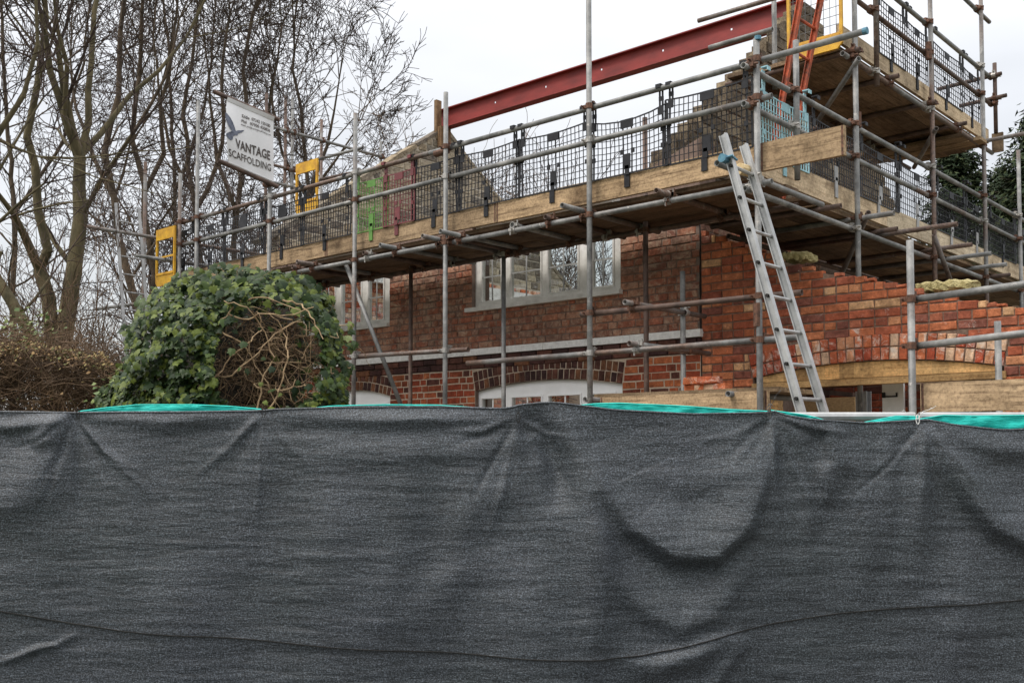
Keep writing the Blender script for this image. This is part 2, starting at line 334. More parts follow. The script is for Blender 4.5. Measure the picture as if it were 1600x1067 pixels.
M['bark'] = simple('brown_bark', (.04, .030, .02, 1), (.12, .085, .055, 1), 6, .95, bump=1.0, dist=.03, vscale=(1, 1, .35))
M['bark_green'] = simple('mossy_bark', (.045, .04, .02, 1), (.15, .12, .062, 1), 5, .95, bump=1.0, dist=.03, vscale=(1, 1, .35))
M['twig'] = simple('dark_twigs', (.032, .022, .018, 1), (.08, .052, .04, 1), 3, .9, bump=0)
M['twig_brown'] = simple('brown_hedge_twigs', (.05, .032, .02, 1), (.20, .125, .07, 1), 3, .9, bump=0)
M['stem_tan'] = simple('tan_ivy_stems', (.20, .13, .07, 1), (.46, .33, .19, 1), 9, .85, bump=.4)
def leaf_mat(name, cols, rough=.35, spec=.5):
    t = NT(name, rough, 0, spec); k = len(cols); c = t.ramp(t.rnd(), [(i/k, c_) for i, c_ in enumerate(cols)])
    n = t.noise(30, 2, .5, t.vec((1, 1, 1))); c = t.mix(1.0, c, t.ramp(n, [(.3, (.7, .7, .7, 1)), (.7, (1.2, 1.2, 1.2, 1))]), 'MULTIPLY')
    t.col(c); return t.m
M['ivy'] = leaf_mat('ivy_leaf', [(.012, .030, .008, 1), (.026, .050, .011, 1), (.008, .020, .007, 1), (.05, .082, .016, 1), (.016, .034, .009, 1), (.10, .13, .020, 1)], .5, .22)
M['ivy_dead'] = leaf_mat('dry_ivy_leaf', [(.16, .05, .02, 1), (.22, .12, .04, 1)])
M['thicket_shade'] = simple('ivy_thicket_shade', (.010, .009, .006, 1), (.035, .028, .018, 1), 20, .95, bump=1.0, dist=.03)  # near-black colour stands in for the shade inside the ivy
M['hedge_leaf'] = leaf_mat('dry_hedge_leaf', [(.20, .11, .045, 1), (.32, .20, .08, 1), (.15, .08, .04, 1), (.38, .28, .11, 1), (.12, .13, .04, 1)], .8)
M['green_leaf'] = leaf_mat('small_green_leaf', [(.12, .17, .04, 1), (.2, .24, .07, 1), (.08, .13, .03, 1)], .6)
M['conifer'] = leaf_mat('conifer_spray', [(.035, .055, .025, 1), (.02, .035, .018, 1), (.06, .075, .028, 1), (.028, .045, .022, 1)], .8, .2)
M['teal'] = simple('teal_netting', (.0, .42, .36, 1), (.01, .60, .52, 1), 8, .6, 0, .6, .01, (1, 1, 6))
M['wire_dark'] = simple('dark_fence_wire', (.06, .06, .06, 1), (.15, .15, .15, 1), 10, .5, .5)
M['tie'] = simple('white_cable_tie', (.7, .7, .68, 1), (.85, .85, .82, 1), 10, .4)
# black woven shade cloth
t = NT('black_shade_cloth', .52, 0, .55); v = t.vec((1, 1, 1), jitter=False)
vw = t.vec((165, 165, 210), jitter=False); fine = t.noise(1.0, 3, .8, vw)
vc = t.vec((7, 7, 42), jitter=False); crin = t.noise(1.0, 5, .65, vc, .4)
vm = t.vec((1.2, 1.2, 1.2), jitter=False); big = t.noise(1.5, 4, .6, vm)
c = t.ramp(fine, [(.36, (.003, .004, .005, 1)), (.5, (.026, .032, .038, 1)), (.64, (.145, .168, .195, 1))])
c = t.mix(1.0, c, t.ramp(crin, [(.34, (.72, .72, .72, 1)), (.46, (.97, .97, .97, 1)), (.62, (1.08, 1.08, 1.08, 1))]), 'MULTIPLY')  # crease shading painted into the colour, following the crinkle bump
c = t.mix(1.0, c, t.ramp(big, [(.3, (.8, .84, .82, 1)), (.7, (1.12, 1.08, 1.12, 1))]), 'MULTIPLY')
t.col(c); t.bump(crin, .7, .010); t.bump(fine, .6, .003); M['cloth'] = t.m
# ------------------------------------------------------------------ ground
def sheet(name, x0, x1, y0, y1, z, mat):
    mb = MB(); mb.poly([(x0, y0, z), (x1, y0, z), (x1, y1, z), (x0, y1, z)])
    return mb.build(name, mat, kind='structure')
sheet('ground', -600, 600, -600, 600, 0.0, M['field'])
sheet('building_plot', -20, 12, 2.2, 22, 0.004, M['ground'])
# the pavement runs along the fence, in front of it
mb = MB(); a = PD(-900, 700, 3.9); b = PD(2500, 700, 3.9); c_ = PD(2500, 700, 0.6); d_ = PD(-900, 700, 0.6)
mb.poly([(p.x, p.y, 0.008) for p in (d_, c_, b, a)]); mb.build('pavement', M['pavement'], kind='structure')

# ------------------------------------------------------------------ brickwork
R = random.Random(7)
D = 8.4                                   # the facade stands in the plane Y = D
CO = 0.077                                # course height
def brick_verts(L, H, dep=.06, rg=R, j=.003):
    def jj(): return rg.uniform(-j, j)
    out = []
    for (y, ins) in ((0, .006), (.007, 0), (dep, 0)):
        for sx, sz in ((-1, -1), (1, -1), (1, 1), (-1, 1)):
            out.append((sx*(L/2-ins)+jj()*(y < dep), y+(jj()*.6 if y < dep else 0), sz*(H/2-ins)+jj()*(y < dep)))
    return out
BF = [(0, 1, 2, 3), (4, 5, 1, 0), (5, 6, 2, 1), (6, 7, 3, 2), (7, 4, 0, 3), (8, 9, 5, 4), (9, 10, 6, 5), (10, 11, 7, 6), (11, 8, 4, 7)]
BM = {}
def brick_mesh(L, H, mat, k):
    key = (round(L, 3), round(H, 3), mat.name, k)
    if key not in BM:
        me = bpy.data.meshes.new('brick'); me.from_pydata(brick_verts(L, H, j=.0035 if H < .1 else .009), [], BF); me.materials.append(mat); me.update(); BM[key] = me
    return BM[key]
def lay(parent, pieces, plane, front, mat, nobj=300, name='brick', stuff='brickwork', rank=None):
    """pieces: (u, z, L, H, angle). plane 'Y': u runs along X, faces -Y; plane 'X': u runs along Y, faces +X"""
    rank = rank or (lambda u, z: -u if plane == 'Y' else u)
    pieces = sorted(pieces, key=lambda p: rank(p[0], p[1])); mb = MB()
    for i, (u, z, L, H, ang) in enumerate(pieces):
        pr = R.uniform(-.003, .004); tilt = R.uniform(-.008, .008)
        loc = (u, front-pr, z) if plane == 'Y' else (front+pr, u, z)
        if i < nobj:
            Lr = .213 if L > .16 and L < .25 else (.102 if .08 < L < .125 else L)
            o = link(name, brick_mesh(round(Lr, 2) if Lr not in (.213, .102) else Lr, H, mat, R.randrange(4)), parent, loc,
                     (0, ang+tilt, 0) if plane == 'Y' else (0, 0, math.pi/2) if ang == 0 else (0, ang, math.pi/2), (L/(round(Lr, 2) if Lr not in (.213, .102) else Lr), 1, 1))
        else:
            n = len(mb.v); ca, sa = math.cos(ang), math.sin(ang)
            for (x, y, zz) in brick_verts(L, H, j=.0035 if H < .1 else .009):
                x, zz = x*ca+zz*sa, -x*sa+zz*ca
                mb.v.append((loc[0]+x, loc[1]+y, loc[2]+zz) if plane == 'Y' else (loc[0]-y, loc[1]+x, loc[2]+zz))
            for q in BF: mb.f.append(tuple(n+t for t in q)); mb.m.append(0)
    if mb.v: mb.build(stuff, mat, parent, kind='stuff')
def courses(z0, z1, intervals, bond='flemish', co=CO, joint=.010, st=.225, rg=R):
    out = []; n = 0; z = z0
    while z+co <= z1+1e-6:
        zc = z+co/2
        for (a, b) in intervals(zc):
            u = a - ((n % 2)*(.169 if bond == 'flemish' else .1125)) ; k = n % 2
            if bond == 'rubble': u = a-rg.uniform(0, .2)
            while u < b:
                if bond == 'flemish': w = st if k % 2 == 0 else .1125
                elif bond == 'garden': w = .1125 if n % 4 == 3 else (.1125 if rg.random() < .08 else st)
                else: w = rg.uniform(.16, .42)
                u0, u1 = max(u, a), min(u+w, b)
                if u1-u0 > .04: out.append(((u0+u1)/2, zc, u1-u0-joint, co-joint, 0))
                u += w; k += 1
        z += co; n += 1
    return out
class Opening:
    def __init__(s, xa, xb, za, zs, rise=0, ring=.0):
        s.xa, s.xb, s.za, s.zs, s.rise, s.ring = xa, xb, za, zs, rise, ring
        s.xc = (xa+xb)/2; hw = (xb-xa)/2
        if rise: s.Rr = (hw*hw+rise*rise)/(2*rise); s.zc = zs+rise-s.Rr; s.th = math.asin(hw/s.Rr)
    def top(s, x):
        return s.zs if not s.rise else s.zc+math.sqrt(max(0, s.Rr**2-(x-s.xc)**2))
    def cut(s, z):
        if z < s.za: return None
        if not s.rise: return (s.xa, s.xb) if z < s.zs else None
        Ro = s.Rr+s.ring; we = Ro*math.sin(s.th); ze = s.zc+Ro*math.cos(s.th)
        if z < s.zs: return (s.xa, s.xb)
        if z > s.zc+Ro: return None
        w = math.sqrt(max(0, Ro**2-(z-s.zc)**2))
        if z < ze: w = min(w, (z-s.zc)*math.tan(s.th))
        return (s.xc-w-.006, s.xc+w+.006)
    def arch_pieces(s, k, R0=random.Random(3)):
        out = []; r = s.Rr+.054+.112*k; n = max(5, int(round(2*s.th*r/.077)))
        for i in range(n):
            ph = -s.th+(i+.5)*2*s.th/n
            out.append((s.xc+r*math.sin(ph), s.zc+r*math.cos(ph), .103, 2*s.th*r/n-.010, ph-math.pi/2))
        return out
def subtract(iv, cuts):
    for c in cuts:
        if c is None: continue
        nv = []
        for a, b in iv:
            if c[1] <= a or c[0] >= b: nv.append((a, b)); continue
            if c[0]-a > .03: nv.append((a, c[0]))
            if b-c[1] > .03: nv.append((c[1], b))
        iv = nv
    return iv
def wall_core(mb, x0, x1, z0, top, y0, y1, ops):
    """solid wall with openings; top(x) gives its upper edge"""
    def col(a, b, za, N=1):
        for i in range(N):
            p, q = a+(b-a)*i/N, a+(b-a)*(i+1)/N
            mb.prism([(p, y0, za), (q, y0, za), (q, y0, top(q)), (p, y0, top(p))], (0, y1-y0, 0))
    x = x0
    for o in sorted(ops, key=lambda o: o.xa):
        col(x, o.xa, z0)
        if o.za > z0: mb.box((o.xa, y0, z0), (o.xb, y1, o.za))
        N = 12; pts = [(o.xa+(o.xb-o.xa)*i/N) for i in range(N+1)]
        for p, q in zip(pts, pts[1:]):
            mb.prism([(p, y0, o.top(p)), (q, y0, o.top(q)), (q, y0, top(q)), (p, y0, top(p))], (0, y1-y0, 0))
        x = o.xb
    col(x, x1, z0)

def Zh(h): return E+h
# measured positions on the facade plane
xL = -12.5
winA = (PY(737, 480, D).x, PY(969, 450, D).x); winB = (PY(497, 530, D).x, PY(608, 505, D).x)
sillA = PY(855, 472, D).z; sillB = PY(590, 511, D).z
winC = (PY(742, 612, D).x, PY(972, 600, D).x); winD = (PY(519, 628, D).x, PY(609, 622, D).x)
hC_s = PY(742, 611, D).z; hC_c = PY(869, 592, D).z
xCorner = PY(1094, 500, D).x
opA = Opening(winA[0], winA[1], sillA, sillA+1.05); opB = Opening(winB[0]-.5, winB[1], sillB, sillB+1.05)
opC = Opening(winC[0], winC[1], Zh(-.75), hC_s, hC_c-hC_s, .222); opD = Opening(winD[1]-1.5, winD[1], Zh(-.75), hC_s-.01, .10, .222)
band_z0 = PY(1040, 531, D).z; band_z1 = PY(1040, 519.5, D).z

house = thing('house', (-9, D+.2, 0), 'roofless old brick cottage with a white string course and rows of casement windows', 'house')
def top_front(x): return Zh(2.55) if x < -6.3 else Zh(2.55)+min(.42, (x+6.3)*.6)
mb = MB(); wall_core(mb, xL, xCorner, 0, lambda x: band_z0-.02, D+.008, D+.30, [opC, opD]); wall_core(mb, xL, xCorner, band_z0-.02, top_front, D+.008, D+.30, [opA, opB]); fw = mb.build('front_wall', [M['mortar_dirty']], house)
allop = [opA, opB, opC, opD]
def iv_front(z):
    return subtract([(xL, xCorner)], [o.cut(z) for o in allop])
low = courses(Zh(-.12), band_z0-.16, iv_front, 'flemish')
upp = courses(band_z1+.004, Zh(2.5), iv_front, 'flemish')
vis = lambda u, z: (-u if .25 < z-E < 2.15 else 100-u)
lay(fw, low, 'Y', D, M['brick_red'], 150, rank=vis)
lay(fw, upp, 'Y', D, M['brick_dark'], 150, rank=vis, stuff='upper_brickwork')
# light pointing behind the lower bricks
mb = MB(); wall_core(mb, xL, xCorner, Zh(-.2), lambda x: band_z0-.155, D+.0045, D+.0078, [opC, opD]); mb.build('pointing', M['mortar'], fw)
# two projecting dark courses and the white band
for k in (0, 1):
    zz = band_z0-.077*(2-k); pcs = []; u = xL - .11*k
    while u < xCorner+.02:
        a, b = max(u, xL), min(u+.225, xCorner+.02)
        if b-a > .04: pcs.append(((a+b)/2, zz+.038, b-a-.009, .067, 0))
        u += .225
    lay(fw, pcs, 'Y', D-.015*(k+1), M['brick_arch'], 14, stuff='dark_course')
mb = MB(); x = xL
while x < xCorner+.03:
    x2 = min(x+R.uniform(.8, 1.3), xCorner+.035); mb.box((x, D-.055, band_z0), (x2-.004, D+.05, band_z1)); x = x2
mb.build('string_course', M['band'], house)
for o in (opC, opD):
    for k in (0, 1): lay(fw, o.arch_pieces(k), 'Y', D-.003, M['brick_arch'], 60, 'arch_brick', 'arch_brickwork')
# crack at the joint with the extension, its dark gap painted as a black cord
mb = MB(); pts = [(xCorner+.006+R.uniform(-.006, .006), D-.004, E+.95+i*.1) for i in range(13)]; mb.path(pts, .006, 5); mb.build('corner_crack_dark', M['bore'], house)

def pane_mesh(x0, x1, z0, z1, y): return MB().quadbox(((x0+x1)/2, y, (z0+z1)/2), ((x1-x0)/2, 0, 0), (0, .004, 0), (0, 0, (z1-z0)/2))
def window(parent, xs, z0, z1, mat, y=D+.06, t=.055, bars=True, barz=None, sill=True, top=None, name='window'):
    """xs: list of (x0,x1) glass openings, frame fills the rest between xa..xb"""
    xa, xb, lights = xs
    w = link(name, None, parent, ((xa+xb)/2, y, z0)) if False else None
    mb = MB()
    mb.box((xa, y, z0), (xb, y+.07, z0+t)); 
    if top is None: mb.box((xa, y, z1-t), (xb, y+.07, z1))
    else:
        N = 14
        for i in range(N):
            p, q = xa+(xb-xa)*i/N, xa+(xb-xa)*(i+1)/N
            mb.prism([(p, y, z1-t), (q, y, z1-t), (q, y, top(q)), (p, y, top(p))], (0, .07, 0))
    edges = [xa]+[v for l in lights for v in l]+[xb]
    for i in range(0, len(edges), 2): mb.box((edges[i], y+.001, z0+t), (edges[i+1], y+.069, z1-t))
    w = mb.build(name, mat, parent)
    for (a, b) in lights:
        # casement sash, glass and bars
        s = MB(); q = .017
        s.box((a, y-.012, z0+t), (b, y+.05, z0+t+q)); s.box((a, y-.012, z1-t-q), (b, y+.05, z1-t)); s.box((a, y-.012, z0+t+q), (a+q, y+.05, z1-t-q)); s.box((b-q, y-.012, z0+t+q), (b, y+.05, z1-t-q))
        s.build('sash', mat, w)
        pane_mesh(a+q, b-q, z0+t+q, z1-t-q, y+.02).build('pane', M['glass'], w)
        if bars:
            bm_ = MB(); xm = (a+b)/2; bm_.box((xm-.009, y+.008, z0+t+q), (xm+.009, y+.014, z1-t-q))
            if barz: bm_.box((a+q, y+.007, barz-.009), (b-q, y+.0135, barz+.009))
            bm_.build('glazing_bar', M['lead'] if mat is M['frame_dirty'] else mat, w)
    return w
def fx(x, y): return PY(x, y, D+.06).x
lA = [(fx(752, 440), fx(785, 435)), (fx(797, 432), fx(847, 428)), (fx(855, 428), fx(905, 420)), (fx(924, 415), fx(960, 410))]
wa = window(house, (winA[0]+.004, winA[1]-.004, lA), sillA+.035, sillA+1.045, M['frame_dirty'], barz=PY(820, 424, D+.06).z)
mb = MB(); mb.box((winA[0]-.06, D-.06, sillA-.012), (winA[1]+.03, D+.06, sillA+.034)); mb.build('sill', M['frame_dirty'], wa)
lB = [(fx(500, 470), fx(525, 470)), (fx(533, 465), fx(566, 460)), (fx(575, 460), fx(601, 455))]
wb = window(house, (winB[0]-.496, winB[1]-.004, [(winB[0]-.44, fx(494, 470))]+lB), sillB+.035, sillB+1.045, M['frame_dirty'], barz=PY(585, 465, D+.06).z)
mb = MB(); mb.box((winB[0]-.5, D-.05, sillB-.01), (winB[1]+.01, D+.06, sillB+.034)); mb.build('sill', M['frame_dirty'], wb)
lC = [(fx(752, 628), fx(787, 622)), (fx(799, 620), fx(848, 618)), (fx(856, 618), fx(909, 612)), (fx(922, 612), fx(963, 610))]
wc = window(house, (winC[0]+.004, winC[1]-.004, lC), Zh(-.75), PY(860, 614, D+.06).z+.055, M['frame_white'], t=.07, top=lambda x: opC.top(x)-.004)
lD = [(winD[0]+.06, winD[0]+.47), (winD[0]+.6, winD[1]-.1)]
wd = window(house, (winD[1]-1.496, winD[1]-.004, lD), Zh(-.75), PY(860, 614, D+.06).z+.045, M['frame_white'], t=.07, top=lambda x: opD.top(x)-.004)
# gables, side and back walls: bare stone above, roof and floors gone
RY = 12.1
def gable_top(Y, eave, ridge): return eave+(ridge-eave)*(1-abs(Y-RY)/(RY-D)) if True else 0
def gable(name, X0, X1, face, eave, ridge, mat, nobj, seed, zlow, mort):
    """stone gable between X0 and X1, its dressed face looking +X at X1"""
    rg = random.Random(seed); mb = MB(); N = 22; Y0, Y1 = D+.31, 2*RY-D
    def jag(Y): return gable_top(Y, eave, ridge)-(.05 if nobj == 200 else .12)
    for i in range(N):
        p, q = Y0+(Y1-Y0)*i/N, Y0+(Y1-Y0)*(i+1)/N
        mb.prism([(X1-.012, p, 0), (X1-.012, q, 0), (X1-.012, q, jag(q)), (X1-.012, p, jag(p))], (X0-X1, 0, 0))
    g = mb.build(name, mort, house)
    def iv(z):
        out = []
        if z > ridge: return []
        h = (RY-D)*(1-max(0, (z+.05-eave))/(ridge-eave)) if z+.05 > eave else RY-D
        a, b = RY-h, RY+h
        return [(max(Y0, a), min(Y1, b))] if b-a > .2 else []
    pcs = courses(zlow, ridge+.02, iv, 'rubble', co=.135, joint=.024 if nobj == 200 else .016, rg=rg)
    lay(g, pcs, 'X', X1, mat, nobj, 'stone', 'stonework', rank=lambda u, z: -z)
    if nobj != 200:                      # broken stepped edge where the roof came off
        st = MB(); z = zlow
        while z < ridge:
            for a, b in iv(z+.0675):
                for sgn, u in ((1, a), (-1, b)):
                    for k in range(2): w = rg.uniform(.12, .2); x_ = X0+rg.uniform(0, .03)+.15*k; c_ = u+sgn*rg.uniform(-.03, .02); st.box((x_, min(c_, c_+sgn*w), z+.004), (X0+.146 if k == 0 else X1-.014, max(c_, c_+sgn*w), z+.127))
            z += .135
        st.build('broken_edge', mat, g, kind='stuff')
    # ragged capping stones on the slopes
    cap = MB()
    for sgn in ((-1, 1) if nobj == 200 else ()):
        s = .0
        while s < RY-D-.1:
            L = rg.uniform(.22, .5); Ya = RY+sgn*s; Yb = RY+sgn*min(RY-D, s+L)
            za, zb = gable_top(Ya, eave, ridge), gable_top(Yb, eave, ridge)
            cap.bar((X1-.12, Ya, za-.03+rg.uniform(-.02, .03)), (X1-.12, Yb, zb-.03+rg.uniform(-.02, .03)), .26, rg.uniform(.04, .075)); s += L+.01
    if cap.v: cap.build('coping', mat, g, kind='stuff')
    return g
gl_ = gable('left_gable', xL-.3, xL, 1, Zh(2.94), Zh(5.52), M['stone'], 200, 11, Zh(2.95), M['mortar_stone'])
gr_ = gable('right_gable', -5.97, -5.75, 1, Zh(2.74), Zh(5.79), M['stone_dark'], 230, 12, Zh(2.0), M['mortar_dirty'])
lay(gl_, courses(Zh(.3), Zh(2.94), lambda z: [(D+.32, 2*RY-D)], 'flemish'), 'X', xL+.004, M['brick_arch_new'], 0, stuff='inner_brickwork')
pl = MB(); pl.box((xL+.022, 10.2, Zh(2.6)), (xL+.14, 14.8, Zh(2.82))); pl.build('plate_band', M['band'], gl_)
mb = MB(); mb.box((xL, 2*RY-D-.3, 0), (-5.8, 2*RY-D, Zh(2.15))); bw = mb.build('back_wall', M['plaster'], house)
mb = MB(); mb.box((xCorner-.3, D+.31, 0), (xCorner, 2*RY-D, Zh(2.3))); sw = mb.build('side_wall', M['mortar_dirty'], house)
pcs = courses(Zh(1.0), Zh(2.32), lambda z: [(D+.02, 11.0)], 'flemish'); lay(sw, pcs, 'X', xCorner+.006, M['brick_dark'], 90, stuff='side_brickwork')

# ------------------------------------------------------------------ lean-to extension, cut off at the roof slope
ext = thing('brick_extension', (-3.6, D+.15, 0), 'orange brick lean-to wall with its roof stripped off and a wide arch over timber centring', 'extension')
tp = [(1100, 361), (1150, 378), (1220, 402), (1267, 418), (1340, 431), (1416, 446), (1492, 462), (1600, 481)]
tp = [PY(x, y, D) for x, y in tp]; tx = [p.x for p in tp]+[-1.0]; tz = [p.z for p in tp]+[tp[-1].z-.42]
def top_ext(x): return float(np.interp(x, tx, tz))
sL = PY(1176, 590, D); sR = PY(1568, 573, D); cr = PY(1400, 561, D)
opE = Opening(sL.x, sR.x, Zh(-1.75), (sL.z+sR.z)/2, cr.z-(sL.z+sR.z)/2, .222)
x0e = xCorner+.012
mb = MB(); wall_core(mb, x0e, -1.0, 0, lambda x: top_ext(x)-.03, D+.010, D+.32, [opE]); ew = mb.build('front_wall', M['mortar_ext'], ext)
def iv_ext(z):
    xm = float(np.interp(-(z+.035), [-v for v in tz], tx)) if z+.035 > tz[-1] else -1.0
    if z+.035 > tz[0]: return []
    a = [(x0e, xm)]
    return subtract(a, [opE.cut(z)])
pcs = courses(Zh(-.15), tz[0]+.02, iv_ext, 'garden', joint=.011)
z_ = Zh(-.15)
while z_ < tz[0]:                       # cut bricks that follow the slope
    zc_ = z_+CO/2
    if zc_+.035 > tz[-1]:
        u = float(np.interp(-(zc_+.035), [-v for v in tz], tx)) if zc_+.035 <= tz[0] else x0e
        while u < -1.0:
            w_ = R.uniform(.06, .12); hh_ = top_ext(u+w_/2)-z_-.004
            if hh_ < .014: break
            if R.random() < .25: u += w_; continue
            pcs.append((u+w_/2, z_+.004+min(hh_, .066)/2, w_-.006, min(hh_, .066)*R.uniform(.85, 1.1), 0)); u += w_
    z_ += CO
lay(ew, pcs, 'Y', D, M['brick_orange'], 300, rank=lambda u, z: 0 if (z > E+.2 and u < -2.1) else 1)
for k in (0, 1): lay(ew, opE.arch_pieces(k), 'Y', D-.004, M['brick_arch_new'], 80, 'arch_brick', 'arch_brickwork')
# timber centring under the arch and the straight beam below it
mb = MB(); zb = PY(1400, 588, D).z; N = 16; xs_ = [sL.x+.03+(sR.x-sL.x-.06)*i/N for i in range(N+1)]
zlo = lambda x: PY(1185, 594, D).z + (PY(1560, 574, D).z-PY(1185, 594, D).z)*(x-sL.x)/(sR.x-sL.x) - .028
for p, q in zip(xs_, xs_[1:]): mb.prism([(p, D+.03, zlo(p)+.005), (q, D+.03, zlo(q)+.005), (q, D+.03, max(zlo(q)+.012, opE.top(q)-.005)), (p, D+.03, max(zlo(p)+.012, opE.top(p)-.005))], (0, .2, 0))
mb.build('arch_centring', M['wood_new'], ext)
mb = MB(); mb.bar((sL.x, D+.03, zlo(sL.x)-.03), (sR.x+.02, D+.03, zlo(sR.x)-.03), .10, .055); mb.build('timber_beam', M['wood_new'], ext)
for px in (1212, 1566):
    q = PY(px, 600, D+.12); mb = MB(); mb.box((q.x-.035, D+.09, 0), (q.x+.035, D+.19, zlo(q.x)-.06)); mb.build('timber_prop', M['wood_new'], ext)
# what shows through the arch: inner brick wall, strand board, cupboard door, steel prop
inn = thing('inner_brick_wall', (-4, 10.6, 0), 'low inner brick wall seen through the wide arch behind the steel prop', 'wall')
a, b = PY(1180, 600, 10.6).x, PY(1425, 600, 10.6).x
mb = MB(); mb.box((a-.4, 10.61, 0), (b, 10.9, Zh(.80))); mb.build('wall_core', M['mortar_dirty'], inn)
lay(inn, courses(Zh(.1), Zh(.80), lambda z: [(a-.4, b)], 'flemish'), 'Y', 10.6, M['brick_red'], 200)
mb = MB(); p0, p1 = PY(1215, 606, 10.45), PY(1335, 617, 10.45); mb.bar(p0, p1, .09, .05); q0, q1 = PY(1215, 618, 10.44), PY(1335, 627, 10.44); mb.bar(q0, q1, .03, .025)
tag(mb.build('timber_ledge', M['tube_dark']), 'dark rusty lintel fixed across the low inner brick wall', 'lintel')
mb = MB(); p0, p1 = PY(1218, 621, 10.3), PY(1336, 660, 10.3); mb.box((p0.x, 10.3, .3), (p1.x, 10.32, p0.z-.02)); tag(mb.build('strand_board', M['osb']), 'flaky strand board sheet standing behind the aluminium ladder feet', 'board')
mb = MB(); q = PY(1345, 600, 9.3); mb.box((q.x-.055, 9.3, 0), (q.x+.055, 9.308, zlo(q.x)-.06)); mb.box((q.x-.004, 9.308, 0), (q.x+.004, 9.40, zlo(q.x)-.06)); mb.box((q.x-.055, 9.40, 0), (q.x+.055, 9.408, zlo(q.x)-.06))
tag(mb.build('steel_post', M['alu_dark']), 'grey steel post standing inside the arch beside the white cupboard door', 'post')
a, b = PY(1378, 590, 8.86), PY(1412, 643, 8.86)
cd = thing('cupboard_door', (a.x, 8.86, b.z-.3), 'scuffed white cupboard door with a black bolt under the timber arch', 'door')
mb = MB(); mb.box((a.x, 8.86, b.z-.3), (b.x, 8.895, a.z)); mb.build('door_leaf', M['white_panel'], cd)
mb = MB(); z = PY(1395, 619, 8.86).z; mb.box((a.x+.01, 8.84, z-.008), (b.x-.05, 8.858, z+.004)); mb.box((b.x-.06, 8.84, z+.004), (b.x-.05, 8.858, z+.03)); mb.box((a.x+.005, 8.835, z-.012), (a.x+.03, 8.859, z+.035)); mb.build('bolt', M['bore'], cd)
mb = MB(); mb.box((b.x+.01, 8.93, 0), (b.x+.28, 9.17, PY(1425, 600, 8.86).z)); pier = tag(mb.build('brick_pier', M['mortar_dirty']), 'short dark brick pier beside the white cupboard door', 'pier')
lay(pier, courses(Zh(.1), PY(1425, 600, 8.86).z, lambda z: [(b.x+.01, b.x+.28)], 'flemish'), 'Y', 8.92, M['brick_red'], 40)

# ------------------------------------------------------------------ ridge beam
bt = Zh(5.80); bh = .33; x0b, x1b = PY(684, 175, RY).x, -5.95
beam = thing('steel_beam', ((x0b+x1b)/2, RY, bt-bh), 'long red primed steel ridge beam spanning between the two stone gables', 'steel beam')
mb = MB(); mb.box((x0b, RY-.085, bt-.016), (x1b, RY+.085, bt)); mb.build('top_flange', M['steel_red'], beam)
mb = MB(); mb.box((x0b, RY-.085, bt-bh), (x1b, RY+.085, bt-bh+.016)); mb.build('bottom_flange', M['steel_red'], beam)
mb = MB(); zc = bt-bh*.42; holes = [PY(px, py, RY).x for px, py in ((774, 159), (853, 133), (940, 104), (1036, 73), (1143, 38))]; x = x0b; hr = .016
for hx in holes+[None]:
    xe = x1b if hx is None else hx-hr
    mb.box((x, RY-.006, bt-bh+.016), (xe, RY+.006, bt-.016))
    if hx is not None: mb.box((hx-hr, RY-.006, bt-bh+.016), (hx+hr, RY+.006, zc-hr)); mb.box((hx-hr, RY-.006, zc+hr), (hx+hr, RY+.006, bt-.016)); x = hx+hr
mb.build('web', M['steel_red'], beam)
pk = thing('timber_packer', (x0b, RY, Zh(5.4)), 'upright timber offcut packed at the far end of the red steel beam', 'timber')
q = PX(686, 180, xL); mb = MB(); mb.box((xL-.06, q.y-.06, Zh(5.15)), (xL+.0, q.y+.06, PX(686, 157, xL).z)); mb.build('upright', M['wood_post'], pk)
mb = MB(); mb.box((xL+.005, RY-.18, Zh(5.12)), (xL+.10, RY+.05, bt-bh-.003)); mb.build('padstone', M['wood_post'], pk)
# mineral wool left on top of the extension wall
def blob_slab(name, p, q, th, dep, mat, label, cat, seed):
    rg = random.Random(seed); p, q = Vector(p), Vector(q); N, Mq = 16, 6; mb = MB(); idx = {}
    for i in range(N+1):
        for j in range(12):
            a = 2*math.pi*j/12; c = p.lerp(q, i/N); cy, cz = math.cos(a), math.sin(a)
            k = 1/max(abs(cy), abs(cz)); k = k*.85+.15; e = 1-.25*(abs(2*i/N-1)**6)
            mb.v.append((c.x+rg.uniform(-.012, .012), c.y+dep/2*cy*k*e+rg.uniform(-.012, .012), c.z+th/2*cz*k*e+rg.uniform(-.014, .014)))
    for i in range(N): mb.bridge(i*12, (i+1)*12, 12)
    mb.f.append(tuple(reversed(range(12)))); mb.m.append(0); mb.f.append(tuple(N*12+j for j in range(12))); mb.m.append(0)
    return tag(mb.build(name, mat, loc=(p+q)/2-Vector((0, 0, th/2))), label, cat)
a, b = PY(1437, 452, D+.15), PY(1528, 447, D+.15); blob_slab('insulation_slab', a, b, .10, .28, M['wool'], 'long yellow mineral wool slab on top of the orange brick wall behind a pole', 'insulation', 1)
a, b = PY(1225, 404, D+.15), PY(1270, 402, D+.15); blob_slab('insulation_slab', a, b, .09, .22, M['wool'], 'short torn tuft of yellow mineral wool just right of the aluminium ladder', 'insulation', 2)
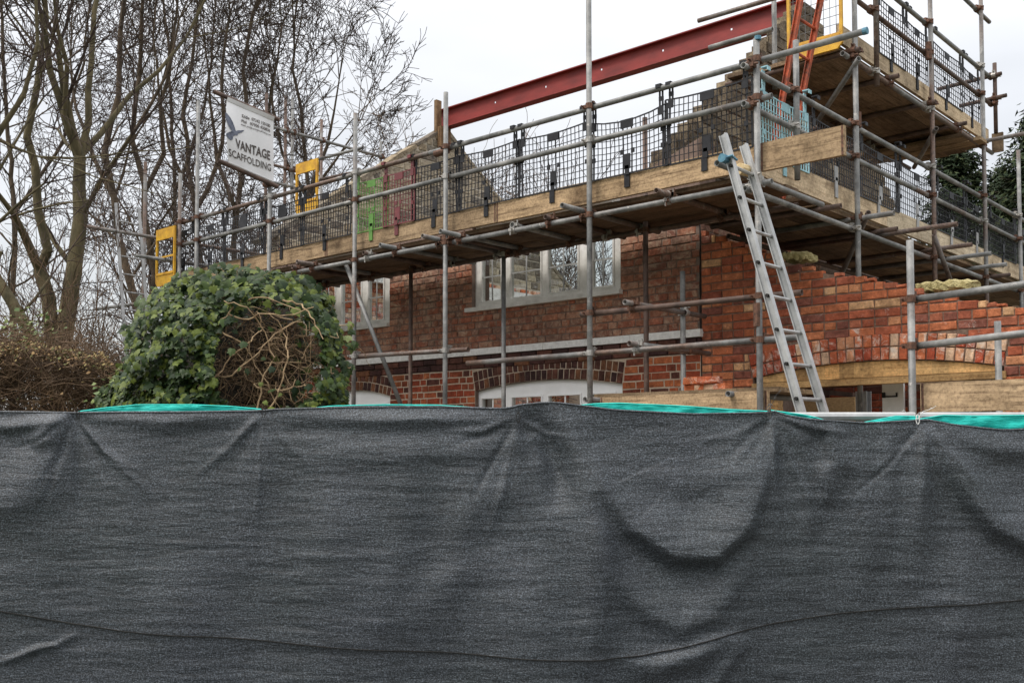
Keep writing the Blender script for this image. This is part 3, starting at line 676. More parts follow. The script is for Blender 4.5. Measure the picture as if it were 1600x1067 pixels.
# ------------------------------------------------------------------ tube scaffold (bolted together: one thing)
scaf = thing('scaffold', (-8, 7.4, 0), 'tube scaffold wrapped round the cottage with board platforms on two levels', 'scaffold')
TR = .0242
TUBES = []
def tb(name, p, q, mat='tube', parent=None, couple=True, r=TR):
    p, q = Vector(p), Vector(q); mb = MB(); mb.pipe(p, q, r)
    o = mb.build(name, [M[mat], M['bore']], parent or scaf, smooth=False)
    for pl in o.data.polygons: pl.use_smooth = len(pl.vertices) == 4
    if couple: TUBES.append((o, p, q))
    return o
YF, YI, XR = 7.0, 7.85, -3.80
XRI = -4.80
hl = PY(921, 338, YF+.05).z; ht = hl+.05          # ledger and transom axes
deck0 = ht+.026; deck1 = deck0+.038
hg = PY(921, 169.6, YF+.05).z; hm = PY(921, 222, YF+.05).z
htoe0 = deck1+.006; htoe1 = PY(921, 283, YF+.08).z
def vpole(x, y, Y=None, X=None, top=None, bot=None, mat='tube'):
    b = PY(x, y, Y) if Y is not None else PX(x, y, X)
    zt = (PY(x, top, Y) if Y is not None else PX(x, top, X)).z if isinstance(top, (int, float)) else Zh(5.6)
    z0 = 0.0 if bot is None else (PY(x, bot, Y) if Y is not None else PX(x, bot, X)).z
    return tb('pole', (b.x, b.y, z0), (b.x, b.y, zt), mat)
# front row, front inner row
for x, y, top in ((225, 400, 254), (280, 400, 272), (307, 380, 160), (421, 345, 186), (554, 400, 178), (696, 380, 145), (921, 338, None), (1184, 285, 60)):
    vpole(x, y, Y=YF, top=top)
for x, y, top in ((506, 460, 438), (642, 430, 416), (787, 400, 384)): vpole(x, y, Y=YI, top=top, mat='tube_dark' if x == 642 else 'tube')
vpole(1009, 420, Y=YI, top=184, mat='tube_dark'); vpole(1067, 500, Y=YI, top=424)
# return row
vpole(1245, 200, X=XR, top=65, bot=281)
vpole(1340, 344, X=XR); vpole(1460, 380, X=XR); vpole(1541, 420, X=XR); vpole(1595, 420, X=XR, top=238)
vpole(1369, 60, X=XR, bot=134); vpole(1555, 150, X=XR, top=100, bot=207, mat='tube_dark')
p = PX(1210, 60, XRI); tb('pole', (p.x, p.y, deck1), (p.x, p.y, Zh(5.6)))
tb('pole', (XRI, 12.4, deck1), (XRI, 12.4, ht+1.3))
# rails, ledgers along the front
def xrail(name, x0, y0, x1, y1, Y, mat='tube', z=None):
    a, b = PY(x0, y0, Y), PY(x1, y1, Y)
    if z is not None: a.z = b.z = z
    return tb(name, a, b, mat)
yr = YF+.052
xrail('guard_rail', 273, 355, 690, 236, yr, z=hg+.0); xrail('guard_rail', 672, 240, 1353, 56, yr-.001, z=hg)
xrail('guard_rail', 270, 391, 708, 280, yr, z=hm); xrail('guard_rail', 690, 283, 1206, 154, yr-.001, z=hm)
xrail('ledger', 330, 450, 700, 380, yr, z=hl); xrail('ledger', 665, 380, 1206, 284, yr-.001, z=hl)
tb('ledger', (-12.6, YI+.05, hl), (-8.0, YI+.05, hl), 'tube_dark'); tb('ledger', (-8.3, YI+.051, hl), (-3.9, YI+.051, hl), 'tube_dark')
xrail('ledger', 908, 491.5, 1253, 457, yr, 'tube_dark'); xrail('ledger', 730, 567.5, 1246, 527, yr); xrail('ledger', 553, 557, 732, 546, yr)
for (x, y) in ((976, 472), (983, 536.5)):
    a = PY(x, y, 6.93); tb('transom', a, (a.x, YI+.35, a.z))
# transoms under the front deck
for x, y in ((382, 425), (464, 409), (594, 383), (660, 369), (688, 361.5), (801.5, 352), (878, 321), (1025, 298), (1120, 255)):
    a = PH(x, y, ht-E); tb('transom', a, (a.x, 8.22, ht), 'tube' if x > 650 else 'tube')
for k in range(7): xx = -12.3+k*1.28; tb('transom', (xx, 6.98, ht), (xx, 8.2, ht), 'tube_dark')
# return rails and ledgers
xr = XR-.052
def yrail(name, x0, x1, X, z, mat='tube', off=0):
    a = PX(x0, 200, X); b = PX(x1, 200, X); return tb(name, (X, a.y, z+off), (X, b.y, z+off), mat)
Y0r, Y1r, Yend = 6.92, 10.4, 16.2
for nm, z in (('guard_rail', hg-.055), ('guard_rail', hm-.055), ('ledger', hl-.052)):
    tb(nm, (xr, Y0r, z), (xr, Y1r, z)); tb(nm, (xr-.001, Y1r+.01, z), (xr-.001, Yend, z))
tb('ledger', (XRI-.05, 8.4, hl-.052), (XRI-.05, Yend, hl-.052), 'tube_dark')
for x, y in ((1397, 333), (1496, 350), (1519, 382), (1549, 396), (1573, 413)):
    a = PH(x, y, ht-E); tb('transom', (-5.02, a.y, ht-.004), a)
for Y in (8.35, 9.6, 13.1): tb('transom', (-5.0, Y, ht-.004), (-3.72, Y, ht-.004), 'tube_dark')
# upper lift on the return
hu = PX(1342, 101, xr).z; hut = hu+.05; du0 = hut+.026; du1 = du0+.038
hug = PX(1451, 41, xr).z; hum = PX(1451, 88, xr).z
tb('ledger', (xr, 8.72, hu), (xr, 12.95, hu)); tb('ledger', (XRI-.05, 8.72, hu), (XRI-.05, 12.95, hu), 'tube_dark')
tb('guard_rail', (xr, 8.2, hug), (xr, 12.95, hug)); tb('guard_rail', (xr, 8.2, hum), (xr, 12.95, hum), 'tube_dark')
tb('guard_rail', (xr, 9.0, PX(1528, 18, xr).z), (xr, PX(1546, 43, xr).y, PX(1528, 18, xr).z))
for Y, x1 in ((8.85, -3.74), (9.75, -3.74), (10.75, -3.74), (11.7, -3.74), (12.55, -3.3)): tb('transom', (-5.12, Y, hut), (x1, Y, hut), 'tube_dark' if Y < 12 else 'tube')
for (xa, ya, xb, yb) in ((1465, 140, 1565, 115), (1500, 166, 1573, 149)):
    a, b = PY(xa, ya, 12.9), PY(xb, yb, 12.9); tb('guard_rail', a, b, 'tube_dark')
a, b = PY(1108, 75, 9.13), PY(1207, 46, 9.13); tb('guard_rail', a, b); a, b = PY(1091, 33, 9.13), PY(1222, -6, 9.13); tb('guard_rail', a, b)
# braces
for a, b in ((PX(1342, 92, XR+.07), PX(1276, 192, -4.5)), (PX(1463, 201, XR+.07), PX(1428, 262, -4.4)), (PX(1357, 332, XR+.07), PX(1317, 424, -4.35)),
             (PX(1459, 367, XR+.07), PX(1484, 436, XR+.1)), (PY(540, 412, YF+.12), PY(627, 634, 7.25))): tb('brace', a, b, couple=False)
# far left return with its higher rails
XL = -13.3
for x, y, top in ((416, 200, 146), (446, 200, 151), (457, 200, 153), (502, 250, 187), (595, 235, 221)): vpole(x, y, X=XL, top=top, mat='tube_dark' if x in (416, 446) else 'tube')
def lrail(x0, y0, x1, y1): a, b = PX(x0, y0, XL+.05), PX(x1, y1, XL+.05); b.z = a.z = (a.z+b.z)/2; tb('guard_rail', a, b)
lrail(427, 201, 620, 250); lrail(400, 252, 470, 268); lrail(400, 277, 470, 297)
for (xa, ya, xb, yb) in ((498, 249, 567, 231), (500, 281, 560, 268)):
    a = PX(xa, ya, XL+.1); b = PY(xb, yb, a.y); tb('guard_rail', a, b, 'tube' if yb < 250 else 'tube_dark')
for (xa, ya, X) in ((136, 354, -12.9), (211, 399, -12.6)):
    a = PX(xa, ya, X); tb('guard_rail', a, (a.x, a.y+3.5, a.z))
a, b = PY(150, 483, 6.9), PY(250, 470, 6.9); tb('ledger', a, b)
# couplers wherever a horizontal tube meets a pole or a tube above it
def coupler_mesh(mat):
    mb = MB()
    for ax, off in (((0, 0, 1), (0, .026, 0)), ((1, 0, 0), (0, -.026, 0))):
        ax = Vector(ax); off = Vector(off)
        k1 = mb.ring(off-ax*.024, ax, .031, 10); k2 = mb.ring(off+ax*.024, ax, .031, 10); mb.bridge(k1, k2, 10)
        k3 = mb.ring(off-ax*.024, ax, .024, 10); k4 = mb.ring(off+ax*.024, ax, .024, 10); mb.bridge(k3, k1, 10); mb.bridge(k2, k4, 10)
    mb.box((.028, .012, -.016), (.062, .040, .016)); mb.tube((.05, .0, 0), (.05, .075, 0), .008, 6)
    mb.box((-.016, -.040, .028), (.016, -.012, .056)); mb.tube((0, -.07, .045), (0, .0, .045), .008, 6)
    return mb.mesh('coupler', mat)
CM = [coupler_mesh(M['coupler']), coupler_mesh(M['coupler']), coupler_mesh(M['coupler_zinc'])]
def closest(p1, q1, p2, q2):
    d1, d2, r = q1-p1, q2-p2, p1-p2; a, e, f = d1.dot(d1), d2.dot(d2), d2.dot(r); c = d1.dot(r); b = d1.dot(d2); den = a*e-b*b
    if den < 1e-6: return None
    s = (b*f-c*e)/den; t = (b*s+f)/e
    return s, t, p1+d1*s, p2+d2*t
def add_couplers(lst, maxd=.078):
    n = 0
    for i in range(len(lst)):
        for j in range(len(lst)):
            o1, p1, q1 = lst[i]; o2, p2, q2 = lst[j]
            k1, k2 = o1.name.split('.')[0], o2.name.split('.')[0]
            if k1 != 'pole' and not (k1 in ('ledger',) and k2 == 'transom'): continue
            if k2 == 'pole': continue
            r = closest(p1, q1, p2, q2)
            if not r: continue
            s, t, a, b = r
            if not (-.01 <= s <= 1.01 and -.01 <= t <= 1.01) or (a-b).length > maxd: continue
            z = (q1-p1).normalized(); x = (q2-p2).normalized(); y = (a-b)
            if y.length < 1e-3: y = z.cross(x)
            y = z.cross(x).normalized() * (1 if y.dot(z.cross(x)) >= 0 else -1); x2 = y.cross(z)
            mat = Matrix((x2, y, z)).transposed()
            if mat.determinant() < 0: x2 = -x2; mat = Matrix((x2, y, z)).transposed()
            o = link('coupler', CM[n % 3], o2, (a+b)/2, mat.to_euler()); n += 1
    return n
add_couplers(TUBES)
# sleeve couplers, blue end cap, lashing rag
for x, y, Y in ((690, 238, yr), (1184, 492, YF)):
    p = PY(x, y, Y); d = Vector((.09, 0, 0)) if Y == yr else Vector((0, 0, .09)); mb = MB(); mb.tube(p-d, p+d, .034, 10); mb.build('sleeve', M['coupler'], scaf)
p = PX(1340, 188, XR); MB().tube(p-Vector((0, 0, .07)), p+Vector((0, 0, .07)), .034, 10).build('sleeve', M['coupler'], scaf)
p = PX(1451, 80, XR); MB().tube(p-Vector((0, 0, .09)), p+Vector((0, 0, .09)), .033, 10).build('sleeve', M['coupler'], scaf)
p = PY(1184, 60, YF); MB().tube(p-Vector((0, 0, .015)), p+Vector((0, 0, .015)), .0265, 12).build('end_cap', M['rag_blue'], scaf)
p = PY(1353, 56, yr); MB().tube((p.x-.02, p.y, hg), (p.x+.012, p.y, hg), .0265, 12).build('end_cap', M['rag_blue'], scaf)

# boards
def boardX(name, x0, x1, y, z0, w=.222, th=.038, mat='deck_x', parent=None):
    mb = MB(); dz = R.uniform(-.002, .002); n = 3
    mb.box((x0, y-w/2, z0+dz), (x1, y+w/2, z0+th+dz)); return mb.build(name, M[mat], parent or scaf, loc=((x0+x1)/2, y, z0))
def boardY(name, x, y0, y1, z0, w=.222, th=.038, mat='deck_y'):
    mb = MB(); dz = R.uniform(-.002, .002)
    mb.box((x-w/2, y0, z0+dz), (x+w/2, y1, z0+th+dz)); return mb.build(name, M[mat], scaf, loc=(x, (y0+y1)/2, z0))
for k in range(5):
    x = -12.7+R.uniform(-.2, .1); y = 7.145+.113+k*.2275-.0
    for L in (3.1, 3.0, 2.8):
        x2 = min(x+L+R.uniform(-.2, .2), -3.86+R.uniform(-.1, .02)); boardX('scaffold_board', x, x2-.006, y, deck0); x = x2
for k in range(5):
    y = 8.30+R.uniform(-.01, .01); x = -4.03-k*.2275
    for L in (2.6, 2.6, 2.9):
        y2 = y+L+R.uniform(-.3, .3); boardY('scaffold_board', x, y, y2-.006, deck0-.004); y = y2
for k in range(5):
    y = 8.80+R.uniform(-.05, .03); x = -4.03-k*.2275
    for L in (2.0, 2.15):
        y2 = y+L+R.uniform(-.1, .1); boardY('scaffold_board', x, y, y2-.006, du0); y = y2
for k in range(2): boardX('scaffold_board', -5.2, -3.8+R.uniform(-.05, .05), 12.05+k*.26, hut-.068, mat='wood_x')
# toe boards stand on edge
def toeX(xa, xb, Y, z0, z1, mat='wood_x', dz=0, dz2=0):
    mb = MB(); mb.prism([(xa, Y, z0+dz), (xb, Y, z0+dz2), (xb, Y, z1+dz2), (xa, Y, z1+dz)], (0, .036, 0))
    o = mb.build('toe_board', M[mat], scaf, loc=((xa+xb)/2, Y, z0))
    b = MB()
    for x in (xa+.006, xb-.022): b.box((x, Y-.002, z0+dz+.002), (x+.016, Y-.0005, z1+dz-.002))
    b.build('end_band', M['coupler'], o); return o
ty = YF+.082
cut = [PY(px, 350, ty).x for px in (280, 510, 775, 1184)]
for i, (a, b) in enumerate(zip(cut, cut[1:])): toeX(a+.003, b-.003, ty, htoe0+.004, htoe1, dz=(0, .004, -.003)[i], dz2=(.004, -.002, .006)[i])
a, b = PY(1188, 246, ty-.03), PY(1319, 220, ty-.03); toeX(a.x, b.x, ty-.03, PY(1188, 268, ty-.03).z, PY(1188, 224, ty-.03).z, dz2=.0)
def toeY(X, ya, yb, z0, z1, mat='wood_y'):
    mb = MB(); mb.prism([(X, ya, z0), (X, yb, z0), (X, yb, z1), (X, ya, z1)], (-.036, 0, 0))
    return mb.build('toe_board', M[mat], scaf, loc=(X, (ya+yb)/2, z0))
tx_ = XR-.078
for a, b in ((7.14, 9.75), (9.756, 12.6), (12.606, 16.1)): toeY(tx_, a, b, htoe0-.004, htoe1-.01)
ut1 = PX(1451, 136, tx_).z
for a, b in ((8.74, 10.62), (10.626, 12.92)): toeY(tx_, a, b, du1+.006, ut1)
a = PY(1551, 208, 12.9); b = PY(1566, 235, 12.9); mb = MB(); mb.box((tx_+.03, 12.93, b.z), (b.x, 12.965, a.z)); mb.build('toe_board', M['wood_x'], scaf)
# loose boards of the low working platforms by the extension
p0, p1, p2 = PY(930, 620, 6.96), PY(1192, 614, 6.96), PY(1060, 640, 6.96)
toeX(p0.x, p1.x, 6.95+.08, p0.z-.20, p0.z, mat='wood_x')
p0, p1 = PY(1436, 598, 6.98), PY(1700, 596, 6.98); toeX(p0.x, p1.x, 7.0, p0.z-.20, p0.z, mat='wood_x')
# low platform deck under the loose bricks
zlow = PY(1090, 613, 7.75).z
for k in range(3): boardX('scaffold_board', PY(930, 617, 7.4).x, PY(1215, 617, 7.4).x, 7.50+k*.23, zlow-.040, mat='wood_x')
for xx in (PY(960, 617, 7.4).x, PY(1180, 617, 7.4).x): tb('transom', (xx, 6.97, zlow-.068), (xx, 8.2, zlow-.068), couple=False)

# short scaffold in front of the extension
sc2 = thing('scaffold', (-2.6, 6.95, 0), 'low separate tube scaffold with two rails in front of the orange brick arch', 'scaffold')
T0 = TUBES; TUBES = []
def tb2(name, p, q, mat='tube'): return tb(name, p, q, mat, sc2)
p = PY(1422, 400, 6.9); tb2('pole', (p.x, 6.9, 0), (p.x, 6.9, PY(1420, 376, 6.9).z)).scale = (1, 1, 1)
q = PY(1559, 520, YI); tb2('pole', (q.x, YI, 0), (q.x, YI, PY(1559, 502, YI).z))
for (ya, yb) in ((468, 444.5), (541, 521)):
    a, b = PY(1428, ya, 6.95), PY(1600, yb, 6.95); d = b-a; tb2('guard_rail', a, a+d*2.2)
p = PY(1790, 500, 6.9); tb2('pole', (p.x, 6.9, 0), (p.x, 6.9, Zh(1.3)))
add_couplers(TUBES)

# ------------------------------------------------------------------ hanging brick guards
def guard(plane, cst, ua, ub, zt, zb, mat, label, tongue=None, toe_face=None, sag=.02, disc=None, hooks=True, pitch=.045, group='mesh brick guards hung on the guard rails'):
    """mesh panel between ua and ub (X for plane 'Y', Y for plane 'X'); faces the viewer's side"""
    rg = random.Random(int(abs(ua*1000))+7); s = -1 if plane == 'Y' else 1      # outward sign
    def P(u, z, o=0): return (u, cst+s*o, z) if plane == 'Y' else (cst+s*o, u, z)
    W = ub-ua; H = zt-zb; g = thing('brick_guard', P((ua+ub)/2, zb), label, 'brick guard', group)
    tz_ = lambda k: -sag*4*k*(1-k)*rg_s
    rg_s = rg.uniform(.5, 1.5); bow = rg.uniform(-.02, .02); sk = rg.uniform(-.02, .02)
    def G(k, m, o=0):                       # k across 0..1, m up 0..1
        return P(ua+W*k+sk*m*H, zb+H*m-sag*4*k*(1-k)*rg_s*m+rg.uniform(-.0015, .0015), bow*math.sin(math.pi*m)*.6+o)
    mb = MB(); nv = max(4, round(W/pitch)); nh = max(4, round(H/.060)); up = (0, -1, 0) if plane == 'Y' else (1, 0, 0)
    for i in range(nv+1):
        k = i/nv; th = .017 if i in (0, nv, 1, nv-1) else (.012 if i in (nv//2-1, nv//2+1) else .0056)
        pts = [G(k, m) for m in (0, .5, 1)]
        for a, b in zip(pts, pts[1:]): mb.bar(a, b, th, .006, up)
    for j in range(nh+1):
        m = j/nh; th = .012 if j in (0, nh) else .0052; pts = [G(k/5, m, .002) for k in range(6)]
        for a, b in zip(pts, pts[1:]): mb.bar(a, b, th, .006, up)
    mb.build('mesh_panel', M[mat], g)
    hk = M[mat]
    def tab(k, m, w, h, o=.006):
        c = Vector(G(k, m, o)); t = MB(); du = Vector((1, 0, 0)) if plane == 'Y' else Vector((0, 1, 0)); dn = Vector((0, 1, 0)) if plane == 'Y' else Vector((1, 0, 0))
        t.quadbox(c, du*w/2, dn*.004, (0, 0, h/2)); return t
    for k in (.07, .93) if hooks else ():
        top = hg if zt < Zh(3.2) else hug
        t = tab(k, .93, .05, .07)
        c = Vector(G(k, 1, 0)); du = Vector((1, 0, 0)) if plane == 'Y' else Vector((0, 1, 0)); dn = Vector((0, s, 0)) if plane == 'Y' else Vector((s, 0, 0)); rz = top-c.z
        for sd_ in (-.014, .014): t.quadbox(c+du*sd_+Vector((0, 0, rz/2-.01)), du*.007, dn*.005, (0, 0, rz/2+.02))
        t.quadbox(c+Vector((0, 0, rz*.45)), du*.022, dn*.006, (0, 0, .018))
        t.quadbox(c+Vector((0, 0, rz+.028))+dn*.022, du*.026, dn*.028, (0, 0, .005)); t.quadbox(c+dn*.050+Vector((0, 0, rz+.014)), du*.024, dn*.004, (0, 0, .016))
        t.build('hook', hk, g)
    tab(.5, .94, .13, .075).build('top_plate', hk, g)
    kn = MB()
    for k in (.07, .93): pass
    for k in (.43, .57):
        for m in (.42, ): kn.v and None; b_ = tab(k, m, .034, .04); n = len(kn.v); kn.v += b_.v; kn.f += [tuple(n+i for i in f) for f in b_.f]; kn.m += b_.m
    for k in (.06, .94):
        for m in (.35, .62): b_ = tab(k, m, .034, .04); n = len(kn.v); kn.v += b_.v; kn.f += [tuple(n+i for i in f) for f in b_.f]; kn.m += b_.m
    kn.build('lug', hk, g, kind='stuff')
    if toe_face is not None:
        o = s*(toe_face-cst)+.008; c = Vector(P((ua+ub)/2, zb+.03, .01)); t = MB(); du = Vector((1, 0, 0)) if plane == 'Y' else Vector((0, 1, 0))
        dn = Vector((0, s, 0)) if plane == 'Y' else Vector((s, 0, 0)); sh = rg.uniform(-.02, .02)
        t.quadbox(c+Vector((0, 0, .075)), du*.036, dn*.004, (0, 0, .065)); t.quadbox(c+Vector((0, 0, -.0))-du*.01+du*sh, du*.022, dn*.004, (0, 0, .04))
        t.quadbox(Vector(P((ua+ub)/2-.02+sh, zb-.055, o)), du*.027, dn*.005, (0, 0, .06)); t.build('tongue', M[tongue or mat], g)
    if disc:
        c = Vector(P((ua+ub)/2+.03, zt-.12, .02)); dn = Vector((0, s, 0)) if plane == 'Y' else Vector((s, 0, 0)); MB().tube(c, c+dn*.012, .085, 14).build('round_plate', M['plastic_grey'], g)
    return g
yg = YF+.079-.004
zt_, zb_ = hg-.10, htoe1-.012
fp = [(274, 305, 'plastic_black', 'small black mesh guard at the far end beside the yellow ladder gate'),
      (309, 352, 'plastic_grey', 'dense charcoal mesh guard just right of the tall pole above the ivy'),
      (352, 414, 'plastic_grey', 'charcoal mesh guard with a round plate under the white banner'),
      (412, 474, 'plastic_black', 'black mesh guard with a round plate in front of the yellow frame'),
      (472, 548, 'plastic_black', 'black mesh guard in front of the left foot of the stone gable'),
      (556, 606, 'plastic_green', 'lime green mesh brick guard, the only green one'),
      (600, 648, 'plastic_red', 'narrow maroon mesh guard overlapping the lime green one'),
      (644, 718, 'plastic_black', 'black mesh guard right of the maroon one and under the gable peak'),
      (716, 812, 'plastic_black', 'black mesh guard right of the stone gable with bare twigs behind it'),
      (810, 924, 'plastic_black', 'black mesh guard ending at the tall pole that crosses the red beam'),
      (922, 1044, 'plastic_black', 'sagging black mesh guard right of the tall pole that crosses the red beam'),
      (1040, 1176, 'plastic_black', 'widest black mesh guard above the top of the aluminium ladder')]
for i, (a, b, m, lb) in enumerate(fp):
    o = (i % 2)*.010 if m != 'plastic_red' else -.004
    guard('Y', yg+o-.004, PY(a, 280, yg).x, PY(b, 280, yg).x, zt_-(.03 if i == 10 else 0), zb_, m, lb, toe_face=ty, disc='grey' in m and i == 2 or i == 3, sag=.05 if i == 10 else .018)
xg = XR-.074
rp = [(1189, 1264, 'plastic_blue', None, 'pale blue mesh guard at the corner behind the orange ladder foot'),
      (1268, 1342, 'plastic_grey', 'plastic_silver', 'charcoal mesh guard left of the corner pole above the jutting plank end'),
      (1342, 1404, 'plastic_grey', 'plastic_silver', 'charcoal mesh guard with a silver tongue right of the corner pole'),
      (1404, 1459, 'plastic_grey', 'plastic_silver', 'charcoal mesh guard hanging under the shadow of the upper platform'),
      (1461, 1508, 'plastic_grey', 'plastic_silver', 'charcoal mesh guard with the conifer showing behind it'),
      (1508, 1542, 'plastic_grey', 'plastic_silver', 'narrow charcoal mesh guard between two poles in front of the conifer'),
      (1543, 1585, 'plastic_grey', None, 'charcoal mesh guard past the last tall pole of the return'),
      (1585, 1612, 'plastic_grey', None, 'furthest charcoal mesh guard at the frame edge')]
for i, (a, b, m, tn, lb) in enumerate(rp):
    guard('X', xg-(i % 2)*.010, PX(a, 280, xg).y, PX(b, 280, xg).y, zt_-.055, zb_-.01, m, lb, tongue=tn, toe_face=tx_, pitch=.048)
up_ = [(1371, 1415, 'black mesh guard on the upper platform nearest the yellow gate'), (1416, 1451, 'black mesh guard on the upper platform left of its middle pole'),
       (1453, 1503, 'black mesh guard on the upper platform right of its middle pole'), (1504, 1531, 'black mesh guard at the far end of the upper platform')]
for i, (a, b, lb) in enumerate(up_):
    guard('X', xg-(i % 2)*.010, PX(a, 100, xg).y, PX(b, 100, xg).y, hug-.10, ut1-.01, 'plastic_black', lb, toe_face=tx_, pitch=.06)

# ------------------------------------------------------------------ ladders
def ladder(name, A0, A1, B0, B1, label, mat, step=.25, sw=.056, st=.022, holes=True, rr=.014, cat='ladder'):
    """stiles A0->A1 and B0->B1 (bottom to top)"""
    A0, A1, B0, B1 = map(Vector, (A0, A1, B0, B1)); L = (A1-A0).length; g = thing(name, (A0+B0)/2, label, cat)
    n = (B0-A0).normalized()
    for (p, q) in ((A0, A1), (B0, B1)):
        mb = MB(); d = (q-p).normalized(); w = d.cross(n).normalized(); mb.quadbox((p+q)/2, (q-p)/2, w*sw/2, n*st/2)
        # rolled lips of the channel
        for s_ in (-1, 1): mb.quadbox((p+q)/2+w*s_*(sw/2-.003)-n*.010, (q-p)/2*.999, w*.004, n*(st/2+.006))
        mb.build('stile', mat, g)
    k = int(L/step); hm_ = MB()
    for i in range(k):
        f = (i+.6)*step/L
        if f > .985: break
        a, b = A0.lerp(A1, f), B0.lerp(B1, f); MB().tube(a, b, rr, 8).build('rung', mat, g)
        if holes: hm_.tube(a-n*(st/2+.0205), a-n*(st/2+.004), rr*.95, 8)  # black stubs painted as the dark of the open rung holes
    if holes: hm_.build('rung_end', M['bore'], g)
    return g
def ext_to(p, q, z): d = q-p; return q+d*((z-q.z)/d.z)
a1, a0 = PY(1131, 211, 6.46), PY(1252, 641, 6.46); b1, b0 = PY(1163, 227, 6.80), PY(1288, 642, 6.80)
a0 = ext_to(a1, a0, .02); b0 = ext_to(b1, b0, .02)
ladder('aluminium_ladder', a0, a1, b0, b1, 'long aluminium ladder leaning on the scaffold corner, tied with blue cord', M['alu'], .252)
p = PH(1146, 266, ht-E); q = PY(1140, 260, 6.46)
mb = MB(); t_ = Vector((q.x, 6.46, ht))
for i in range(4): k = mb.ring((0, 0, 0), (0, 1, 0), .001, 3) if False else None; mb.tube((q.x-.055+.002*i, 6.40+.022*i, ht-.008+.006*i), (q.x+.05, 6.42+.022*i, ht+.012-.006*i), .009, 6)
mb.tube((q.x-.02, 6.385, ht), (q.x-.02, 6.50, ht), .032, 10)
tag(mb.build('lashing', M['rag_blue']), 'blue cord lashing the ladder top to the scaffold tube', 'lashing')
q = PY(1168, 269, 6.80); mb = MB(); mb.tube((q.x-.02, 6.71, ht-.004), (q.x+.0, 6.83, ht-.004), .043, 9); tag(mb.build('padding', M['rag_yellow']), 'pale yellow padding wrapped round the tube behind the ladder', 'padding')
a1, a0 = PY(182, 318, 6.6), PY(198, 556, 6.6); b1, b0 = PY(218, 326, 6.9), PY(230, 480, 6.9)
a0 = ext_to(a1, a0, .02); b0 = ext_to(b1, b0, .02)
ladder('thin_ladder', a0, a1, b0, b1, 'thin grey ladder standing left of the ivy beside the bare trees', M['alu_dark'], .25, .05, .022, False, .012)
a1, a0 = PY(1251, 0, 7.95), PY(1226, 139, 7.95); b1, b0 = PY(1283, 0, 8.28), PY(1257, 135, 8.28)
def stretch(a0, a1, z0, z1): d = a1-a0; return a0+d*((z0-a0.z)/d.z), a0+d*((z1-a0.z)/d.z)
a0, a1 = stretch(a0, a1, deck1+.03, Zh(4.9)); b0, b1 = stretch(b0, b1, deck1+.03, Zh(4.9))
ladder('orange_ladder', a0, a1, b0, b1, 'chipped orange ladder climbing from the corner to the upper platform', M['orange'], .27, .046, .024, False, .013)

# ------------------------------------------------------------------ yellow ladder gates
def gate(pts, Y, label, mesh=True, mid=True, hplate=.1, hb=.14):
    """pts: TL, TR, BR, BL in photo pixels on the plane Y"""
    TL, TR_, BR, BL = [PY(x, y, Y) for x, y in pts]; x0, x1 = (TL.x+BL.x)/2, (TR_.x+BR.x)/2; z1 = TR_.z; z0 = BR.z
    g = thing('ladder_gate', ((x0+x1)/2, Y, z0), label, 'safety gate'); t = .028
    for x in (x0, x1-t): MB().box((x, Y, z0+hb), (x+t, Y+t, z1-hplate)).build('stile', M['yellow'], g)
    MB().box((x0, Y+.002, z1-hplate), (x1, Y+t-.002, z1)).build('top_plate', M['yellow'], g)
    mb = MB(); mb.prism([(x0, Y+.002, z0+.05), (x0+.05, Y+.002, z0), (x1-.05, Y+.002, z0), (x1, Y+.002, z0+.05), (x1, Y+.002, z0+hb), (x0, Y+.002, z0+hb)], (0, t-.004, 0))
    mb.box((x0+.02, Y-.008, z0+hb-.035), (x1-.02, Y+.0015, z0+hb-.02)); mb.build('bottom_plate', M['yellow'], g)
    if mid: MB().box((x0+t, Y+.005, (z0+z1)/2-.012), (x1-t, Y+t-.005, (z0+z1)/2+.012)).build('mid_bar', M['yellow'], g)
    if mesh:
        mb = MB(); n = max(3, int((x1-x0)/.06))
        for i in range(1, n): mb.bar((x0+(x1-x0)*i/n, Y+.012, z0+hb), (x0+(x1-x0)*i/n, Y+.012, z1-hplate), .004, .004, (0, 1, 0))
        m_ = int((z1-z0-hb-hplate)/.08)
        for j in range(1, m_): zz = z0+hb+(z1-z0-hb-hplate)*j/m_; mb.bar((x0+t, Y+.016, zz), (x1-t, Y+.016, zz), .004, .004)
        mb.build('wire_mesh', M['wire_dark'] if Y > 8.5 else M['plastic_black'], g)
    return g
gate([(242, 359), (273, 352), (271, 443), (244, 450)], 6.93, 'yellow safety gate at the far end of the platform above the ivy', hplate=.15, hb=.18)
gate([(461, 258), (495, 247), (495, 328), (462, 338)], 7.9, 'yellow safety gate standing behind the black mesh right of the banner', hplate=.14, hb=.17)
gate([(1229, -60), (1315, -80), (1315, 74), (1229, 96)], 8.72, 'large yellow safety gate on the edge of the upper platform', hplate=.1, hb=.15, mid=False)

